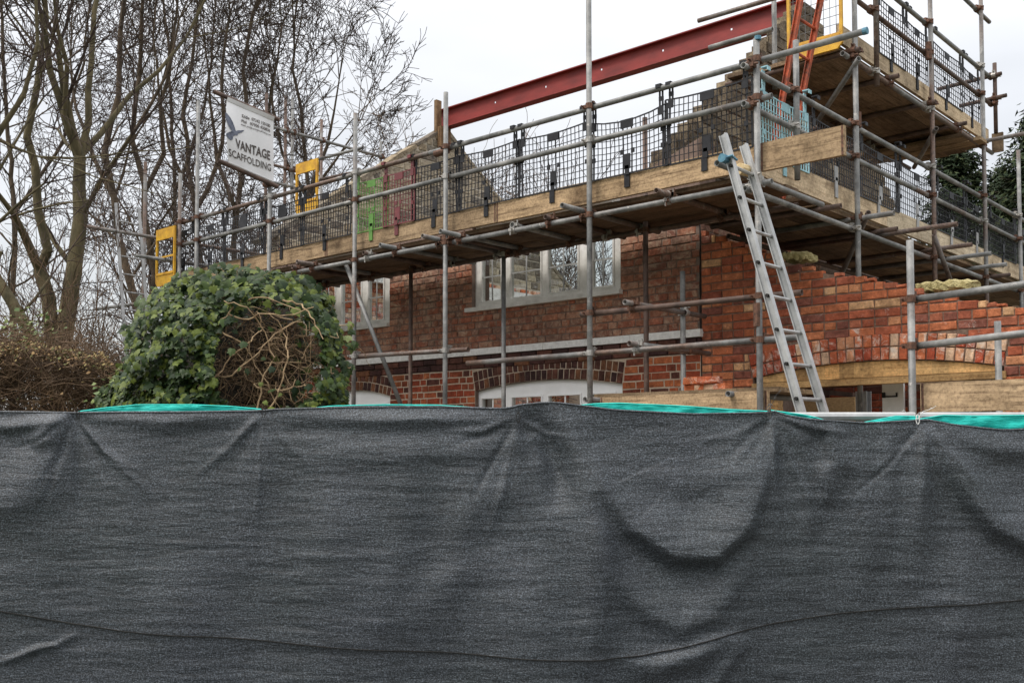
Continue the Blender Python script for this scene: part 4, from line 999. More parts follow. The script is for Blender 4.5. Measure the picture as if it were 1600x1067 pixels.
# ------------------------------------------------------------------ loose bricks on the low platform
lb = [((1071, 598), 0, 0), ((1093, 596), 0, .3), ((1073, 610), 0, 1), ((1090, 609), 1, 0), ((1108, 607), 1, .1)]
names = ['yellowish brick on top of the small pile, nearest the thin pole', 'orange brick on top of the small pile, right end', 'orange brick at the bottom left of the small pile', 'header brick in the middle of the small pile', 'bright orange brick at the bottom right of the small pile']
for i, ((px, py), tt, aa) in enumerate(lb):
    lv = 1 if i < 2 else 0; X = PY(px+12, py, 7.72).x; z = zlow+.002+lv*.068
    me = bpy.data.meshes.new('loose_brick'); v = brick_verts(.205, .064, .10, j=.006); me.from_pydata(v, [], BF+[(8, 9, 10, 11)]); me.materials.append(M['brick_arch_new']); me.update()
    o = link('loose_brick', me, None, (X+(.03 if lv else 0), 7.70-.02*lv, z+.032), (0, 0, R.uniform(-.25, .25))); tag(o, names[i], 'brick', 'loose bricks in the small pile')

# ------------------------------------------------------------------ banner
bn = thing('advertising_banner', PD(421, 290, 12.0), 'white VANTAGE SCAFFOLDING banner with a bird, slung between two tubes', 'banner')
cTL, cTR, cBR, cBL = PD(354, 153, 11.7), PD(427.5, 184, 12.05), PD(427.5, 289, 12.05), PD(357, 259, 11.7)
bN = (cTR-cTL).cross(cTL-cBL).normalized()
if bN.dot(F3) > 0: bN = -bN
def BP(s, t, off=0):
    """s 0..1 to the right, t 0..1 up"""
    a = cBL.lerp(cTL, t); b = cBR.lerp(cTR, t)
    cur = -.07*math.sin(math.pi*t)*(1-s)**2         # left edge bellies out
    p = a.lerp(b, s+cur); w = math.sin(math.pi*t)*(.05*(1-s)+.012*math.sin(9*s+2*t)); return p+bN*(w+off+.004)
N1, N2 = 22, 22; V = []; Fc = []
for j in range(N2+1):
    for i in range(N1+1): V.append(tuple(BP(i/N1, j/N2)))
for j in range(N2):
    for i in range(N1): a = j*(N1+1)+i; Fc.append((a, a+1, a+N1+2, a+N1+1))
me = np_mesh('cloth', np.array(V)-np.array(WL[bn.name]), Fc, M['banner'], smooth=True); link('cloth', me, bn)
for t0, t1 in ((.945, 1.0), (0, .03)):
    mb = MB()
    for i in range(12): mb.poly([BP(i/12, t0, .006), BP((i+1)/12, t0, .006), BP((i+1)/12, t1, .03), BP(i/12, t1, .03)])
    mb.build('hem', M['banner'], bn)
dT = (cTR-cTL).normalized(); dB = (cBR-cBL).normalized()
for nm, a, b in (('banner_pole', PD(333, 143, 11.6), PD(436, 187.5, 12.09)), ('banner_pole', PD(341, 251, 11.62), PD(434, 292, 12.07))):
    mb = MB(); mb.pipe(a, b, .026); o = mb.build(nm, [M['tube_dark'], M['bore']], bn)
for k in (0, 1):
    p = PY(421, (184, 290)[k], YF); link('coupler', CM[0], bn, p+Vector((0, -.03, 0)))
def text_obj(body, s0, s1, t0, tslope, hgt, bold, mat, name='lettering', sk=0):
    cu = bpy.data.curves.new('lettering', 'FONT'); cu.body = body; cu.size = 1; cu.offset = bold; cu.resolution_u = 2
    o = bpy.data.objects.new('tmp_text', cu); C.objects.link(o); bpy.context.view_layer.update()
    me = bpy.data.meshes.new_from_object(o.evaluated_get(bpy.context.evaluated_depsgraph_get())); bpy.data.objects.remove(o)
    co = np.array([v.co[:] for v in me.vertices]); x0, x1 = co[:, 0].min(), co[:, 0].max(); y0 = 0; y1 = .729
    out = []
    for x, y, z in co:
        f = (x-x0)/(x1-x0); s = s0+(s1-s0)*f; t = t0+tslope*f+(y-y0)/(y1-y0)*hgt; out.append(tuple(BP(s, t, .007)-WL[bn.name]))
    me.vertices.foreach_set('co', np.array(out, dtype=np.float32).ravel()); me.materials.clear(); me.materials.append(mat); me.update(); me.name = name
    o = bpy.data.objects.new(name, me); C.objects.link(o); o.parent = bn; reg(o, WL[bn.name]); return o
text_obj('VANTAGE', .17, .91, .29, .045, .135, .022, M['ink']); text_obj('SCAFFOLDING', .0+.02, .93, .130, .045, .105, .010, M['ink'])
text_obj('Eddie  07342 120180', .32, .92, .795, .03, .048, .02, M['ink']); text_obj('Phil   07900 430836', .31, .92, .715, .04, .048, .02, M['ink'])
text_obj('email: phil@vantagescaffolding.com', .30, .93, .668, .035, .026, .015, M['ink'])
def bp_(x, y): s = (x-215)/460; top = 130+210*s; bot = 810+190*s; return s, (bot-y)/(bot-top)
for nm, pts in (('bird_wing', [(205, 300), (222, 312), (250, 352), (274, 400), (292, 455), (300, 488), (285, 500), (262, 490), (240, 455), (222, 410), (208, 360)]),
                ('bird_body', [(262, 490), (285, 500), (300, 488), (318, 478), (350, 474), (386, 466), (372, 484), (345, 500), (322, 510), (316, 530), (300, 528), (286, 532), (272, 545), (266, 575), (250, 580), (232, 568), (214, 545), (206, 528), (222, 512), (246, 500)])):
    mb = MB(); mb.poly([BP(*bp_(x, y), .007) for x, y in pts]); mb.build(nm, M['ink_bird'], bn)
# ------------------------------------------------------------------ bare trees
def grow(out, rg, p, d, L, r, lvl, maxlvl, up=.07, wob=.10, seg=.42, dens=1.0, rmin=.005):
    n = max(2, int(L/seg)); st = L/n; r1 = max(rmin, r*.55 if lvl < maxlvl else rmin); pts = []
    for i in range(n):
        f0, f1 = i/n, (i+1)/n
        d = (d+Vector((rg.gauss(0, wob), rg.gauss(0, wob), rg.gauss(0, wob)+up*st))).normalized()
        q = p+d*st; ra, rb = r+(r1-r)*f0, r+(r1-r)*f1
        out[min(lvl, 2)].append((tuple(p), tuple(q), ra, rb)); p = q
        if lvl < maxlvl and (f1 > .25 or lvl > 1) and rg.random() < dens*(.95 if lvl > 1 else .82 if lvl else .6):
            ax = d.cross(Vector((rg.gauss(0, 1), rg.gauss(0, 1), rg.gauss(0, 1)))).normalized(); an = rg.uniform(.45, 1.05)
            dd = (Matrix.Rotation(an, 3, ax) @ d); grow(out, rg, p, dd, L*rg.uniform(.48, .74)*(1-.35*f1), max(rmin, rb*.6), lvl+1, maxlvl, up, wob*1.08, seg*.68, dens, rmin)
    if lvl < maxlvl:
        for k in range(2):
            ax = d.cross(Vector((rg.gauss(0, 1), rg.gauss(0, 1), rg.gauss(0, 1)))).normalized()
            dd = Matrix.Rotation(rg.uniform(.2, .5), 3, ax) @ d; grow(out, rg, p, dd, L*rg.uniform(.5, .72), max(rmin, r1*.85), lvl+1, maxlvl, up, wob*1.08, seg*.68, dens, rmin)
TREESEG = 0
def tree_from(label, base, limbs, seed, maxlvl=4, bark='bark', group='bare winter trees', dens=1.0, rmin=.005, name='bare_tree', extra=None, twig='twig'):
    """limbs: list of (polyline of world points, r0, r1, sprout length)"""
    rg = random.Random(seed); out = [[], [], []]; mains = []; TK = .66; rmin *= 1.05; dens *= .84
    for pts, r0, r1, sl_ in limbs:
        # resample with small crookedness
        P_ = []
        for a, b in zip(pts, pts[1:]):
            k = max(1, int((b-a).length/.5))
            for i in range(k): P_.append(a.lerp(b, i/k)+Vector((rg.gauss(0, .025), rg.gauss(0, .025), 0))*(1 if P_ else 0))
        P_.append(pts[-1]); n = len(P_)-1
        r0, r1 = r0*TK, r1*TK; sl_ *= 1.22; mine = []; mains.append(mine)
        for i in range(n):
            ra, rb = r0+(r1-r0)*i/n, r0+(r1-r0)*(i+1)/n; mine.append((tuple(P_[i]), tuple(P_[i+1]), ra, rb))
            d = (P_[i+1]-P_[i]).normalized()
            if sl_ and i/n > .18 and rg.random() < .75*dens:
                ax = d.cross(Vector((rg.gauss(0, 1), rg.gauss(0, 1), rg.gauss(0, 1)))).normalized()
                dd = Matrix.Rotation(rg.uniform(.5, 1.0), 3, ax) @ d; grow(out, rg, P_[i+1], dd, sl_*rg.uniform(.5, 1.1)*(1-.3*i/n), max(.010, rb*.42), 1, maxlvl, dens=dens*1.15, rmin=rmin)
        if sl_:
            d = (P_[-1]-P_[-2]).normalized()
            for k in range(3):
                ax = d.cross(Vector((rg.gauss(0, 1), rg.gauss(0, 1), rg.gauss(0, 1)))).normalized()
                grow(out, rg, P_[-1], Matrix.Rotation(rg.uniform(.1, .5), 3, ax) @ d, sl_*rg.uniform(.7, 1.1), max(.012, r1*.8), 1, maxlvl, dens=dens, rmin=rmin)
    g = thing(name, base, label, 'tree', group)
    for i, m_ in enumerate(mains): link('limb' if i else 'trunk', seg_mesh('limb', m_, M[bark], 9, WL[g.name]), g)
    if out[1]: tag(link('branches', seg_mesh('branches', out[1], M[bark], 5, WL[g.name]), g), kind='stuff')
    global TREESEG; TREESEG += len(out[2])
    if out[2]: tag(link('crown', seg_mesh('crown', out[2], M[twig], 3, WL[g.name]), g), kind='stuff')
    return g
def px_line(dep, *pts, dd=0):
    n = len(pts)-1; return [PD(x, y, dep+dd*i/max(1, n)) for i, (x, y) in enumerate(pts)]
def gnd(x, dep): p = PD(x, 697, dep); return Vector((p.x, p.y, 0))
# the near twin-stemmed tree at the far left
dp = 17.5
tree_from('near bare tree with two mossy stems dividing low above the brown hedge', gnd(92, dp), [
    ([gnd(92, dp)]+px_line(dp, (90, 560), (82, 510), (75, 465), (62, 422)), .26, .17, 0),
    (px_line(dp, (62, 422), (40, 370), (22, 338), (-5, 300), dd=-1.5), .13, .05, 2.6),
    (px_line(dp, (62, 422), (74, 390), (64, 330), (55, 260), (48, 215), (62, 130), (68, 30), (66, -60), dd=-.5), .13, .06, 2.2),
    (px_line(dp, (95, 560), (104, 490), (118, 420), (124, 340), (125, 245)), .24, .15, 2.0),
    (px_line(dp, (125, 245), (140, 190), (143, 100), (150, 20), (160, -60), dd=.5), .10, .05, 2.4),
    (px_line(dp, (125, 245), (165, 205), (200, 150), (250, 110), (290, 60), dd=1.5), .09, .04, 2.4),
    (px_line(dp, (118, 240), (95, 180), (100, 100), (85, 0), dd=-1), .08, .04, 2.2)], 21, 4, 'bark_green', rmin=.006)
tree_from('bare tree leaning in from the frame edge with dark forking limbs', gnd(-70, 14), [
    ([gnd(-70, 14)]+px_line(14, (-60, 560), (-40, 380), (-30, 200), (-60, 20)), .14, .07, 1.8),
    (px_line(14, (-50, 500), (0, 395), (-10, 390)), .05, .03, 0),
    (px_line(14, (-40, 380), (20, 470), (70, 560)), .09, .14, 0),
    (px_line(14, (-33, 260), (0, 200), (40, 150), (60, 70), (55, -30)), .07, .03, 2.2),
    (px_line(14, (-35, 200), (20, 230), (60, 245)), .05, .02, 1.6)], 22, 4, 'bark_green', rmin=.005)
dp = 20
tree_from('bare tree with a leaning stem behind the thin grey ladder', gnd(225, dp), [
    ([gnd(225, dp)]+px_line(dp, (222, 520), (205, 440), (190, 380), (178, 310), (165, 240), (185, 150), (190, 50), (200, -40)), .18, .06, 2.2),
    (px_line(dp, (178, 310), (140, 240), (120, 170), (110, 90), dd=1), .08, .03, 2.2),
    (px_line(dp, (170, 265), (215, 200), (260, 120), (280, 30)), .07, .03, 2.2)], 23, 4, rmin=.006)
tree_from('straight bare tree rising just right of the thin grey ladder', gnd(236, 21), [
    ([gnd(238, 21)]+px_line(21, (240, 520), (238, 430), (226, 340), (225, 290), (208, 220), (215, 120), (225, 20), (228, -50)), .17, .05, 2.2),
    (px_line(21, (226, 300), (255, 240), (250, 160), (270, 70), (280, -20)), .08, .03, 2.2)], 24, 4, rmin=.006)
dp = 24
tree_from('bare tree behind the tall left pole with many upright limbs', gnd(325, dp), [
    ([gnd(325, dp)]+px_line(dp, (322, 480), (305, 330), (295, 260), (285, 180), (300, 100), (310, 10)), .17, .05, 2.4),
    (px_line(dp, (305, 330), (340, 260), (350, 190), (345, 100), (360, 20)), .09, .04, 2.4),
    (px_line(dp, (300, 300), (265, 230), (250, 150), (240, 60)), .07, .03, 2.4)], 25, 4, rmin=.0065)
tree_from('bare tree showing on both sides of the white banner', gnd(375, 25), [
    ([gnd(375, 25)]+px_line(25, (372, 480), (362, 380), (375, 290), (390, 200), (380, 110), (395, 20)), .18, .06, 2.6),
    (px_line(25, (368, 330), (340, 250), (330, 160), (320, 70)), .09, .03, 2.3),
    (px_line(25, (380, 250), (420, 180), (430, 100), (440, 40)), .08, .03, 2.2)], 26, 4, rmin=.007)
dp = 28
tree_from('round crowned bare tree standing between the banner and the stone gable', gnd(487, dp), [
    ([gnd(487, dp)]+px_line(dp, (487, 480), (484, 330), (478, 250), (470, 170), (458, 110), (460, 80)), .19, .05, 2.3),
    (px_line(dp, (484, 300), (510, 230), (522, 175), (530, 125)), .10, .03, 1.8),
    (px_line(dp, (484, 310), (525, 250), (552, 210)), .09, .03, 1.4),
    (px_line(dp, (484, 320), (440, 240), (425, 160), (420, 90)), .09, .03, 2.2),
    (px_line(dp, (484, 330), (535, 292), (570, 262)), .07, .025, 1.0)], 27, 4, rmin=.0075, dens=1.1)
tree_from('thin bare tree rising behind the tip of the first tall pole', gnd(275, 30), [
    ([gnd(275, 30)]+px_line(30, (275, 480), (272, 300), (268, 180), (262, 80), (255, 0)), .15, .05, 2.8),
    (px_line(30, (272, 300), (310, 200), (330, 100), (335, 30)), .09, .04, 2.6)], 28, 4, rmin=.0085)
tree_from('broad bare tree filling the sky above the hedge, furthest of the left trees', gnd(20, 30), [
    ([gnd(20, 30)]+px_line(30, (20, 480), (25, 330), (10, 200), (5, 60), (0, -20)), .17, .06, 3.0),
    (px_line(30, (25, 330), (100, 220), (130, 100), (140, 10)), .09, .04, 2.8)], 29, 4, rmin=.0085)
# small bare bushes behind
def bush(label, x, dep, h, seed, n=9, lvl=3, name='bare_bush', rmin=.005, L=None, spread=.35):
    rg = random.Random(seed); out = [[], [], []]; b = gnd(x, dep)
    for i in range(n):
        d = Vector((rg.gauss(0, spread), rg.gauss(0, spread), 1)).normalized()
        grow(out, rg, b+Vector((rg.uniform(-.5, .5), rg.uniform(-.5, .5), 0)), d, h*rg.uniform(.45, .62), .03, 0, lvl, .16, .12, .35, 1.0, rmin)
    g = thing(name, b, label, 'bush', 'bare bushes'); link('stems', seg_mesh('stems', out[0]+out[1], M['twig_brown'] if seed % 2 else M['twig'], 4, WL[g.name]), g)
    tag(link('crown', seg_mesh('crown', out[2], M['twig_brown'] if seed % 2 else M['twig'], 3, WL[g.name]), g), kind='stuff')
bush('bare bush whose fine twigs show behind the mesh right of the gable', 760, 22, 6.2, 31, 12, rmin=.006)
bush('bare bush whose twigs rise through the mesh left of the tall middle pole', 850, 23, 6.8, 32, 12, rmin=.006)
bush('low bare bush behind the mesh at the foot of the stone gable slope', 715, 24, 7.8, 33, 8, rmin=.006)
bush('pale bare bush behind the hedge between the two mossy stems and the ladder', 135, 15, 4.0, 35, 13, rmin=.004)
bush('thin bare bush behind the hedge at the left frame edge', 15, 15, 3.6, 37, 8, rmin=.004)
bush('dark bare bush behind the thin grey ladder foot', 185, 14, 3.6, 38, 10, rmin=.004)

# ------------------------------------------------------------------ leaf clouds
def leaves_np(P, N_, size, aspect=1.0, rg=None, droop=.3):
    """diamond leaves (two folded triangles each as one quad) at P with normals N_"""
    n = len(P); rg = rg or np.random.default_rng(1); N_ = N_+rg.normal(0, .35, (n, 3)); N_ /= np.linalg.norm(N_, axis=1, keepdims=True)
    T = rg.normal(0, 1, (n, 3)); T[:, 2] -= droop*3; T -= N_*(T*N_).sum(1, keepdims=True); T /= np.linalg.norm(T, axis=1, keepdims=True); B = np.cross(N_, T)
    s = (size*rg.uniform(.6, 1.3, n))[:, None]
    V = np.stack([P-T*s*.5, P+B*s*.42*aspect-T*s*.05, P+T*s*.6, P-B*s*.42*aspect-T*s*.05], 1); V[:, 0] -= N_*s*.0; V[:, 1] -= N_*s*.12; V[:, 3] -= N_*s*.12
    return V.reshape(-1, 3), np.arange(4*n).reshape(-1, 4)
# ivy leaf outline, lobed and folded along the midrib
def ivy_leaf_mesh(k):
    rg = random.Random(k); o = [(0, -.42), (.22, -.50), (.46, -.30), (.34, -.05), (.44, .14), (.20, .20), (0, .56), (-.20, .20), (-.44, .14), (-.34, -.05), (-.46, -.30), (-.22, -.50)]
    fold = rg.uniform(.15, .4); curl = rg.uniform(.1, .35)
    v = [(x*(1+rg.uniform(-.1, .1)), y, -abs(x)*fold-curl*y*y) for x, y in o]+[(0, 0, .02)]
    return v, [(12, i, (i+1) % 12) for i in range(12)]
IV = []
for k in range(6):
    v, f = ivy_leaf_mesh(k); me = bpy.data.meshes.new('leaf'); me.from_pydata(v, [], f); me.materials.append(M['ivy']); me.update(); IV.append((me, v, f))
ivy = thing('ivy_bush', gnd(350, 8.7), 'big glossy ivy bush with a hollow of bare tan stems, behind the shade cloth', 'ivy bush')
rn = random.Random(77); RC = RT.copy(); dI = 8.6
def ivp(x, y, dd): return PD(x, y, dI+dd)
# silhouette: top height per photo column
ex = [145, 170, 192, 202, 214, 238, 265, 290, 345, 400, 450, 490, 512, 528, 540]; ey = [614, 602, 566, 515, 484, 466, 450, 432, 424, 430, 437, 448, 468, 502, 580]
def ivy_top(x): return float(np.interp(x, ex, ey))
def ivy_depth(x, y):                              # how far the surface stands towards the viewer
    u = (x-355)/205; u = abs(u)**1.5; t = ivy_top(x); v = (y-t)/(660-t+1e-3)
    return -.75*math.sqrt(max(0, 1-min(1, u*u)))*math.sqrt(max(0, min(1, v*2.2)))+.22*(mnoise.noise(Vector((x/38, y/34, 0)))+.5*mnoise.noise(Vector((x/16, y/16, 3))))
def in_hollow(x, y): k = .25*mnoise.noise(Vector((x/30, y/30, 1))); return ((x-418)/88)**2+((y-568)/92)**2 < 1+k
cand = []
while len(cand) < 6200:
    x = rn.uniform(148, 545); y = rn.uniform(412, 700); t = ivy_top(x)
    if x > 520 and rn.random() < .25: pass
    if y < t+rn.uniform(-7, 6)+14*mnoise.noise(Vector((x/22, 0, 5))): continue
    if mnoise.noise(Vector((x/20, y/20, 9))) < -.28 and rn.random() < .8: continue
    lay_ = rn.random(); h = in_hollow(x, y)
    if h and rn.random() < .93: dd = .25+rn.uniform(0, .5)
    else: dd = ivy_depth(x, y)+rn.expovariate(7)
    if h and rn.random() < .84: continue
    p = ivp(x, y, dd); cand.append((dd, p, x, y))
for i in range(1500):
    x = rn.uniform(165, 530); y = rn.uniform(690, 1010); cand.append((3, ivp(x, y, -.35+rn.uniform(0, .5)), x, y))
for i in range(500):                              # foliage over the top and back
    x = rn.uniform(200, 520); cand.append((2, ivp(x, ivy_top(x)+rn.uniform(0, 20), rn.uniform(.1, 1.2)), x, 0))
for i in range(46):
    x0_ = rn.uniform(195, 535); y0_ = ivy_top(x0_); L_ = rn.uniform(4, 13); lx = rn.uniform(-10, 10)
    for k in range(5): cand.append((rn.uniform(.0, .3), ivp(x0_+lx*k/4+rn.uniform(-4, 4), y0_-L_*k/4, rn.uniform(-.1, .3)), x0_, 1))
def leaf_rot(x, y, rg):
    n = (-FH*.9+RT*((x-350)/260)+Vector((0, 0, .55 if y else 1.2))+Vector((rg.gauss(0, .38), rg.gauss(0, .38), rg.gauss(0, .38)))).normalized()
    t = Vector((rg.gauss(0, .6), rg.gauss(0, .6), -1)); t = (t-n*t.dot(n)).normalized(); b = t.cross(n)
    return Matrix((b, t, n)).transposed()
cand.sort(key=lambda c: c[0]+(0 if c[3] < 640 else 9)+rn.uniform(0, .5))
V, F3s, k0 = [], [], 0
for i, (dd, p, x, y) in enumerate(cand):
    m = leaf_rot(x, y, rn); s = rn.uniform(.035, .085)*(1.3 if rn.random() < .15 else 1)
    if i < 300: link('leaf', IV[i % 6][0], ivy, p, m.to_euler(), (s, s, s))
    else:
        v = np.array(IV[i % 6][1])*s @ np.array(m).T + np.array(p); V.append(v); F3s.append(np.array(IV[i % 6][2])+k0); k0 += len(v)
me = np_mesh('foliage', np.concatenate(V)-np.array(WL[ivy.name]), np.concatenate(F3s), M['ivy']); tag(link('foliage', me, ivy), kind='stuff')
# trailing sprays at the right edge
def curl(rg, p, q, amp, n=14):
    p, q = Vector(p), Vector(q); off1 = Vector([rg.gauss(0, amp) for _ in range(3)]); off2 = Vector([rg.gauss(0, amp*.6) for _ in range(3)]); out = []
    for i in range(n+1):
        t = i/n; out.append(p.lerp(q, t)+off1*math.sin(math.pi*t)+off2*math.sin(2.7*math.pi*t)+Vector([rg.gauss(0, .006) for _ in range(3)]))
    return out
stems = [[(285, 632), (330, 600), (352, 570), (372, 548), (392, 530), (410, 515)], [(330, 585), (360, 590), (395, 560), (430, 520), (470, 500)], [(400, 640), (412, 590), (428, 560), (410, 510), (385, 480), (350, 470)],
         [(330, 520), (360, 525), (385, 545), (400, 570), (420, 600), (430, 640)], [(440, 470), (470, 475), (490, 500), (505, 530)], [(355, 490), (380, 500), (410, 490), (450, 492), (490, 480)],
         [(420, 640), (440, 600), (450, 560), (445, 520), (420, 490)], [(395, 600), (430, 610), (470, 605), (480, 600)], [(345, 500), (370, 470), (420, 465), (470, 485)]]
for s_ in stems:
    mb = MB(); pts = [ivp(x, y, -.58+rn.uniform(-.08, .12)) for x, y in s_]
    # smooth
    P2 = []
    for a, b in zip(pts, pts[1:]): P2 += [a.lerp(b, k/4)+Vector([rn.gauss(0, .008) for _ in range(3)]) for k in range(4)]
    P2.append(pts[-1]); mb.path(P2, .0078, 6, .004); mb.build('stem', M['stem_tan'], ivy)
for tm_, nn_ in ((M['stem_tan'], 190), (M['twig_brown'], 170)):
  mb = MB()
  for i in range(nn_):
    x = rn.gauss(415, 50); y = rn.gauss(560, 48)
    if x > 530 or x < 230 or y < 470: continue
    an = rn.uniform(0, 6.28); L = rn.uniform(25, 80); p = ivp(x, y, rn.uniform(-.55, .2)); q = ivp(x+L*math.cos(an), min(660, y+L*.9*math.sin(an)), rn.uniform(-.55, .2))
    mb.path(curl(rn, p, q, .08, 9), rn.uniform(.0022, .0045), 4, .0018)
  mb.build('stem_tangle', tm_, ivy, kind='stuff')
mb = MB(); c0 = ivp(360, 590, .75)                  # inner heart of the bush, its near-black colour painting the hollow's shade
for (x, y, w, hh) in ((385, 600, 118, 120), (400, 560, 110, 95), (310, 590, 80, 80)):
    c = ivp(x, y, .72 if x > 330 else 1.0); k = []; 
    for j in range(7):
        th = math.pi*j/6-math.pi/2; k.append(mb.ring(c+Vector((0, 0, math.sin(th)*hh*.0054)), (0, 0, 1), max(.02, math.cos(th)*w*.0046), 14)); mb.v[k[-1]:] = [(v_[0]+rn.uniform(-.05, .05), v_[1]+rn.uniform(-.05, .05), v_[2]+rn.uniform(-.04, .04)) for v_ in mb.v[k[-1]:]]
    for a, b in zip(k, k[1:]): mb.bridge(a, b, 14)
mb.build('inner_thicket_shade', M['thicket_shade'], ivy)
for (x0, y0, x1, y1) in ((520, 520, 553, 545), (520, 560, 548, 575), (515, 495, 545, 510)):
    pts = curl(rn, ivp(x0, y0, -.1), ivp(x1, y1, -.2), .03, 8); mb = MB(); mb.path(pts, .006, 5, .004); mb.build('spray_stem', M['stem_tan'], ivy)
    for p in pts[3:]:
        m = leaf_rot(540, 500, rn); s = rn.uniform(.06, .10); me = IV[0][0].copy(); me.materials.clear(); me.materials.append(M['green_leaf'] if rn.random() < .4 else M['ivy']); link('leaf', me, ivy, p+Vector((0, 0, rn.uniform(-.05, .05))), m.to_euler(), (s, s, s))

# the brown twiggy hedge on the left
hd = thing('hedge', gnd(60, 9.5), 'brown leafless hedge with dry tan leaves along the top, left of the ivy', 'hedge')
rgh = random.Random(5); segs = []; hx = [-700, -100, 0, 40, 100, 150, 190, 230]; hy = [540, 540, 545, 540, 552, 556, 585, 600]
for i in range(5200):
    x = rgh.uniform(-350, 225); dep = 9.3+rgh.uniform(-.5, .9); top = float(np.interp(x, hx, hy)); y = top+abs(rgh.gauss(0, 60))+rgh.uniform(-6, 0); p = PD(x, min(y, 900), dep)
    for k in range(3):
        d = Vector((rgh.gauss(0, 1), rgh.gauss(0, 1), rgh.gauss(0, .7)+.15)).normalized(); q = p+d*rgh.uniform(.06, .28); segs.append((tuple(p), tuple(q), rgh.uniform(.0025, .006), .002)); p = q
tag(link('twigs', seg_mesh('twigs', segs, M['twig_brown'], 3, WL[hd.name]), hd), kind='stuff')
rnp = np.random.default_rng(4); P = []
for i in range(6500):
    x = rgh.uniform(-350, 228); top = float(np.interp(x, hx, hy)); y = top+abs(rgh.gauss(0, 18))+12*mnoise.noise(Vector((x/25, 0, 1))) if rgh.random() < .88 else top+rgh.uniform(0, 110); P.append(PD(x, y-8, 9.3+rgh.uniform(-.6, .7)))
V, Fc = leaves_np(np.array(P), np.tile([0, -.5, .8], (len(P), 1)), .032, 1, rnp); tag(link('dry_leaves', np_mesh('dry_leaves', V-np.array(WL[hd.name]), Fc, M['hedge_leaf']), hd), kind='stuff')
P = [PD(rgh.gauss(40, 26), rgh.gauss(515, 18), 9.5+rgh.uniform(-.3, .6)) for i in range(160)]+[PD(rgh.gauss(190, 22), rgh.gauss(612, 16), 8.7+rgh.uniform(-.3, .3)) for i in range(260)]
V, Fc = leaves_np(np.array(P), np.tile([0, -.5, .8], (len(P), 1)), .05, 1, rnp); tag(link('green_shoots', np_mesh('green_shoots', V-np.array(WL[hd.name]), Fc, M['green_leaf']), hd), kind='stuff')

# conifers on the right
def conifer(label, x, dep, top_y, rad, seed, n=520, zlow=1.0):
    rg = random.Random(seed); rnp = np.random.default_rng(seed); b = gnd(x, dep); H = PD(x, top_y, dep).z; g = thing('conifer', b, label, 'tree', 'dark conifers behind the scaffold')
    segs = [(tuple(b), (b.x, b.y, H*.97), .16, .02)]; link('trunk', seg_mesh('trunk', segs, M['bark'], 8, WL[g.name]), g)
    br = []; P, N_ = [], []
    for i in range(n):
        z = zlow+(H-zlow)*rg.random()**.85; f = (z-zlow)/(H-zlow); Rr = rad*(1-f)**.62*rg.uniform(.55, 1.12); an = rg.uniform(0, 6.283); d = Vector((math.cos(an), math.sin(an), 0)); p = Vector((b.x, b.y, z)); prev = p
        k = 7
        for j in range(1, k+1):
            t = j/k; q = p+d*Rr*t+Vector((0, 0, .30*Rr*t-.12*Rr*t*t+rg.gauss(0, .02))); br.append((tuple(prev), tuple(q), .014*(1.1-t)+.003, .012*(1.05-t)+.003)); prev = q
            if t > .35:
                for m in range(14): P.append(q+Vector((rg.gauss(0, .085), rg.gauss(0, .085), rg.gauss(0, .06)+.01))); N_.append((d.x*.4, d.y*.4, .8))
    tag(link('limbs', seg_mesh('limbs', br, M['bark'], 3, WL[g.name]), g), kind='stuff')
    V, Fc = leaves_np(np.array([tuple(p) for p in P]), np.array(N_), .11, .45, rnp, droop=-.3); tag(link('foliage', np_mesh('foliage', V-np.array(WL[g.name]), Fc, M['conifer']), g), kind='stuff')
conifer('tall dark conifer at the right frame edge with feathery tips against the sky', 1640, 17, 175, 2.0, 41)
conifer('dark conifer seen beneath the upper platform, sky showing through it', 1500, 19, 215, 1.7, 42, 420)
conifer('dark conifer behind the guards between the other two conifers', 1575, 21, 270, 1.6, 43, 360)

# ------------------------------------------------------------------ site fence and shade cloth
FD = 4.22
def fl(x, y, dd=0): return PD(x, y, FD+dd)
fence_top = 649
for i, (xa, xb, lbl) in enumerate(((-510, 118, 'wire fence panel behind the cloth below the brown hedge'), (124, 1427, 'wire fence panel behind the cloth in the middle'), (1436, 2520, 'wire fence panel behind the cloth at the right, pale top tube showing'))):
    if i == 1: xs_p = [(124, 770), (776, 1428)]
    else: xs_p = [(xa, xb)]
    for (a_, b_) in xs_p:
        lb2 = lbl if i != 1 else ('wire fence panel behind the cloth below the ivy bush' if a_ < 500 else 'wire fence panel below the ladder feet, its pale top tube showing')
        P0, P1 = fl(a_, fence_top, .06), fl(b_, fence_top, .06); P0.z = P1.z = PD(800, fence_top+1, FD).z
        g = thing('fence_panel', ((P0.x+P1.x)/2, (P0.y+P1.y)/2, .02), lb2, 'fence panel', 'wire fence panels along the pavement')
        mb = MB(); zt2 = P0.z; b0_, b1_ = Vector((P0.x, P0.y, .05)), Vector((P1.x, P1.y, .05))
        mb.tube(P0, P1, .019, 10); mb.tube(b0_, b1_, .015, 8); mb.tube(b0_, P0, .019, 10); mb.tube(b1_, P1, .019, 10); mb.build('frame', M['frame_white'] if False else M['alu'], g)
        mb = MB(); n = int((P1-P0).length/.06)
        for k in range(1, n): q = P0.lerp(P1, k/n); mb.tube((q.x, q.y, .06), (q.x, q.y, zt2), .0018, 3, caps=False)
        for k in range(1, 8): z = zt2-.03-k*.24+.21; mb.tube((P0.x, P0.y, z), (P1.x, P1.y, z), .0018, 3, caps=False)
        mb.build('wires', M['wire_dark'], g, kind='stuff')
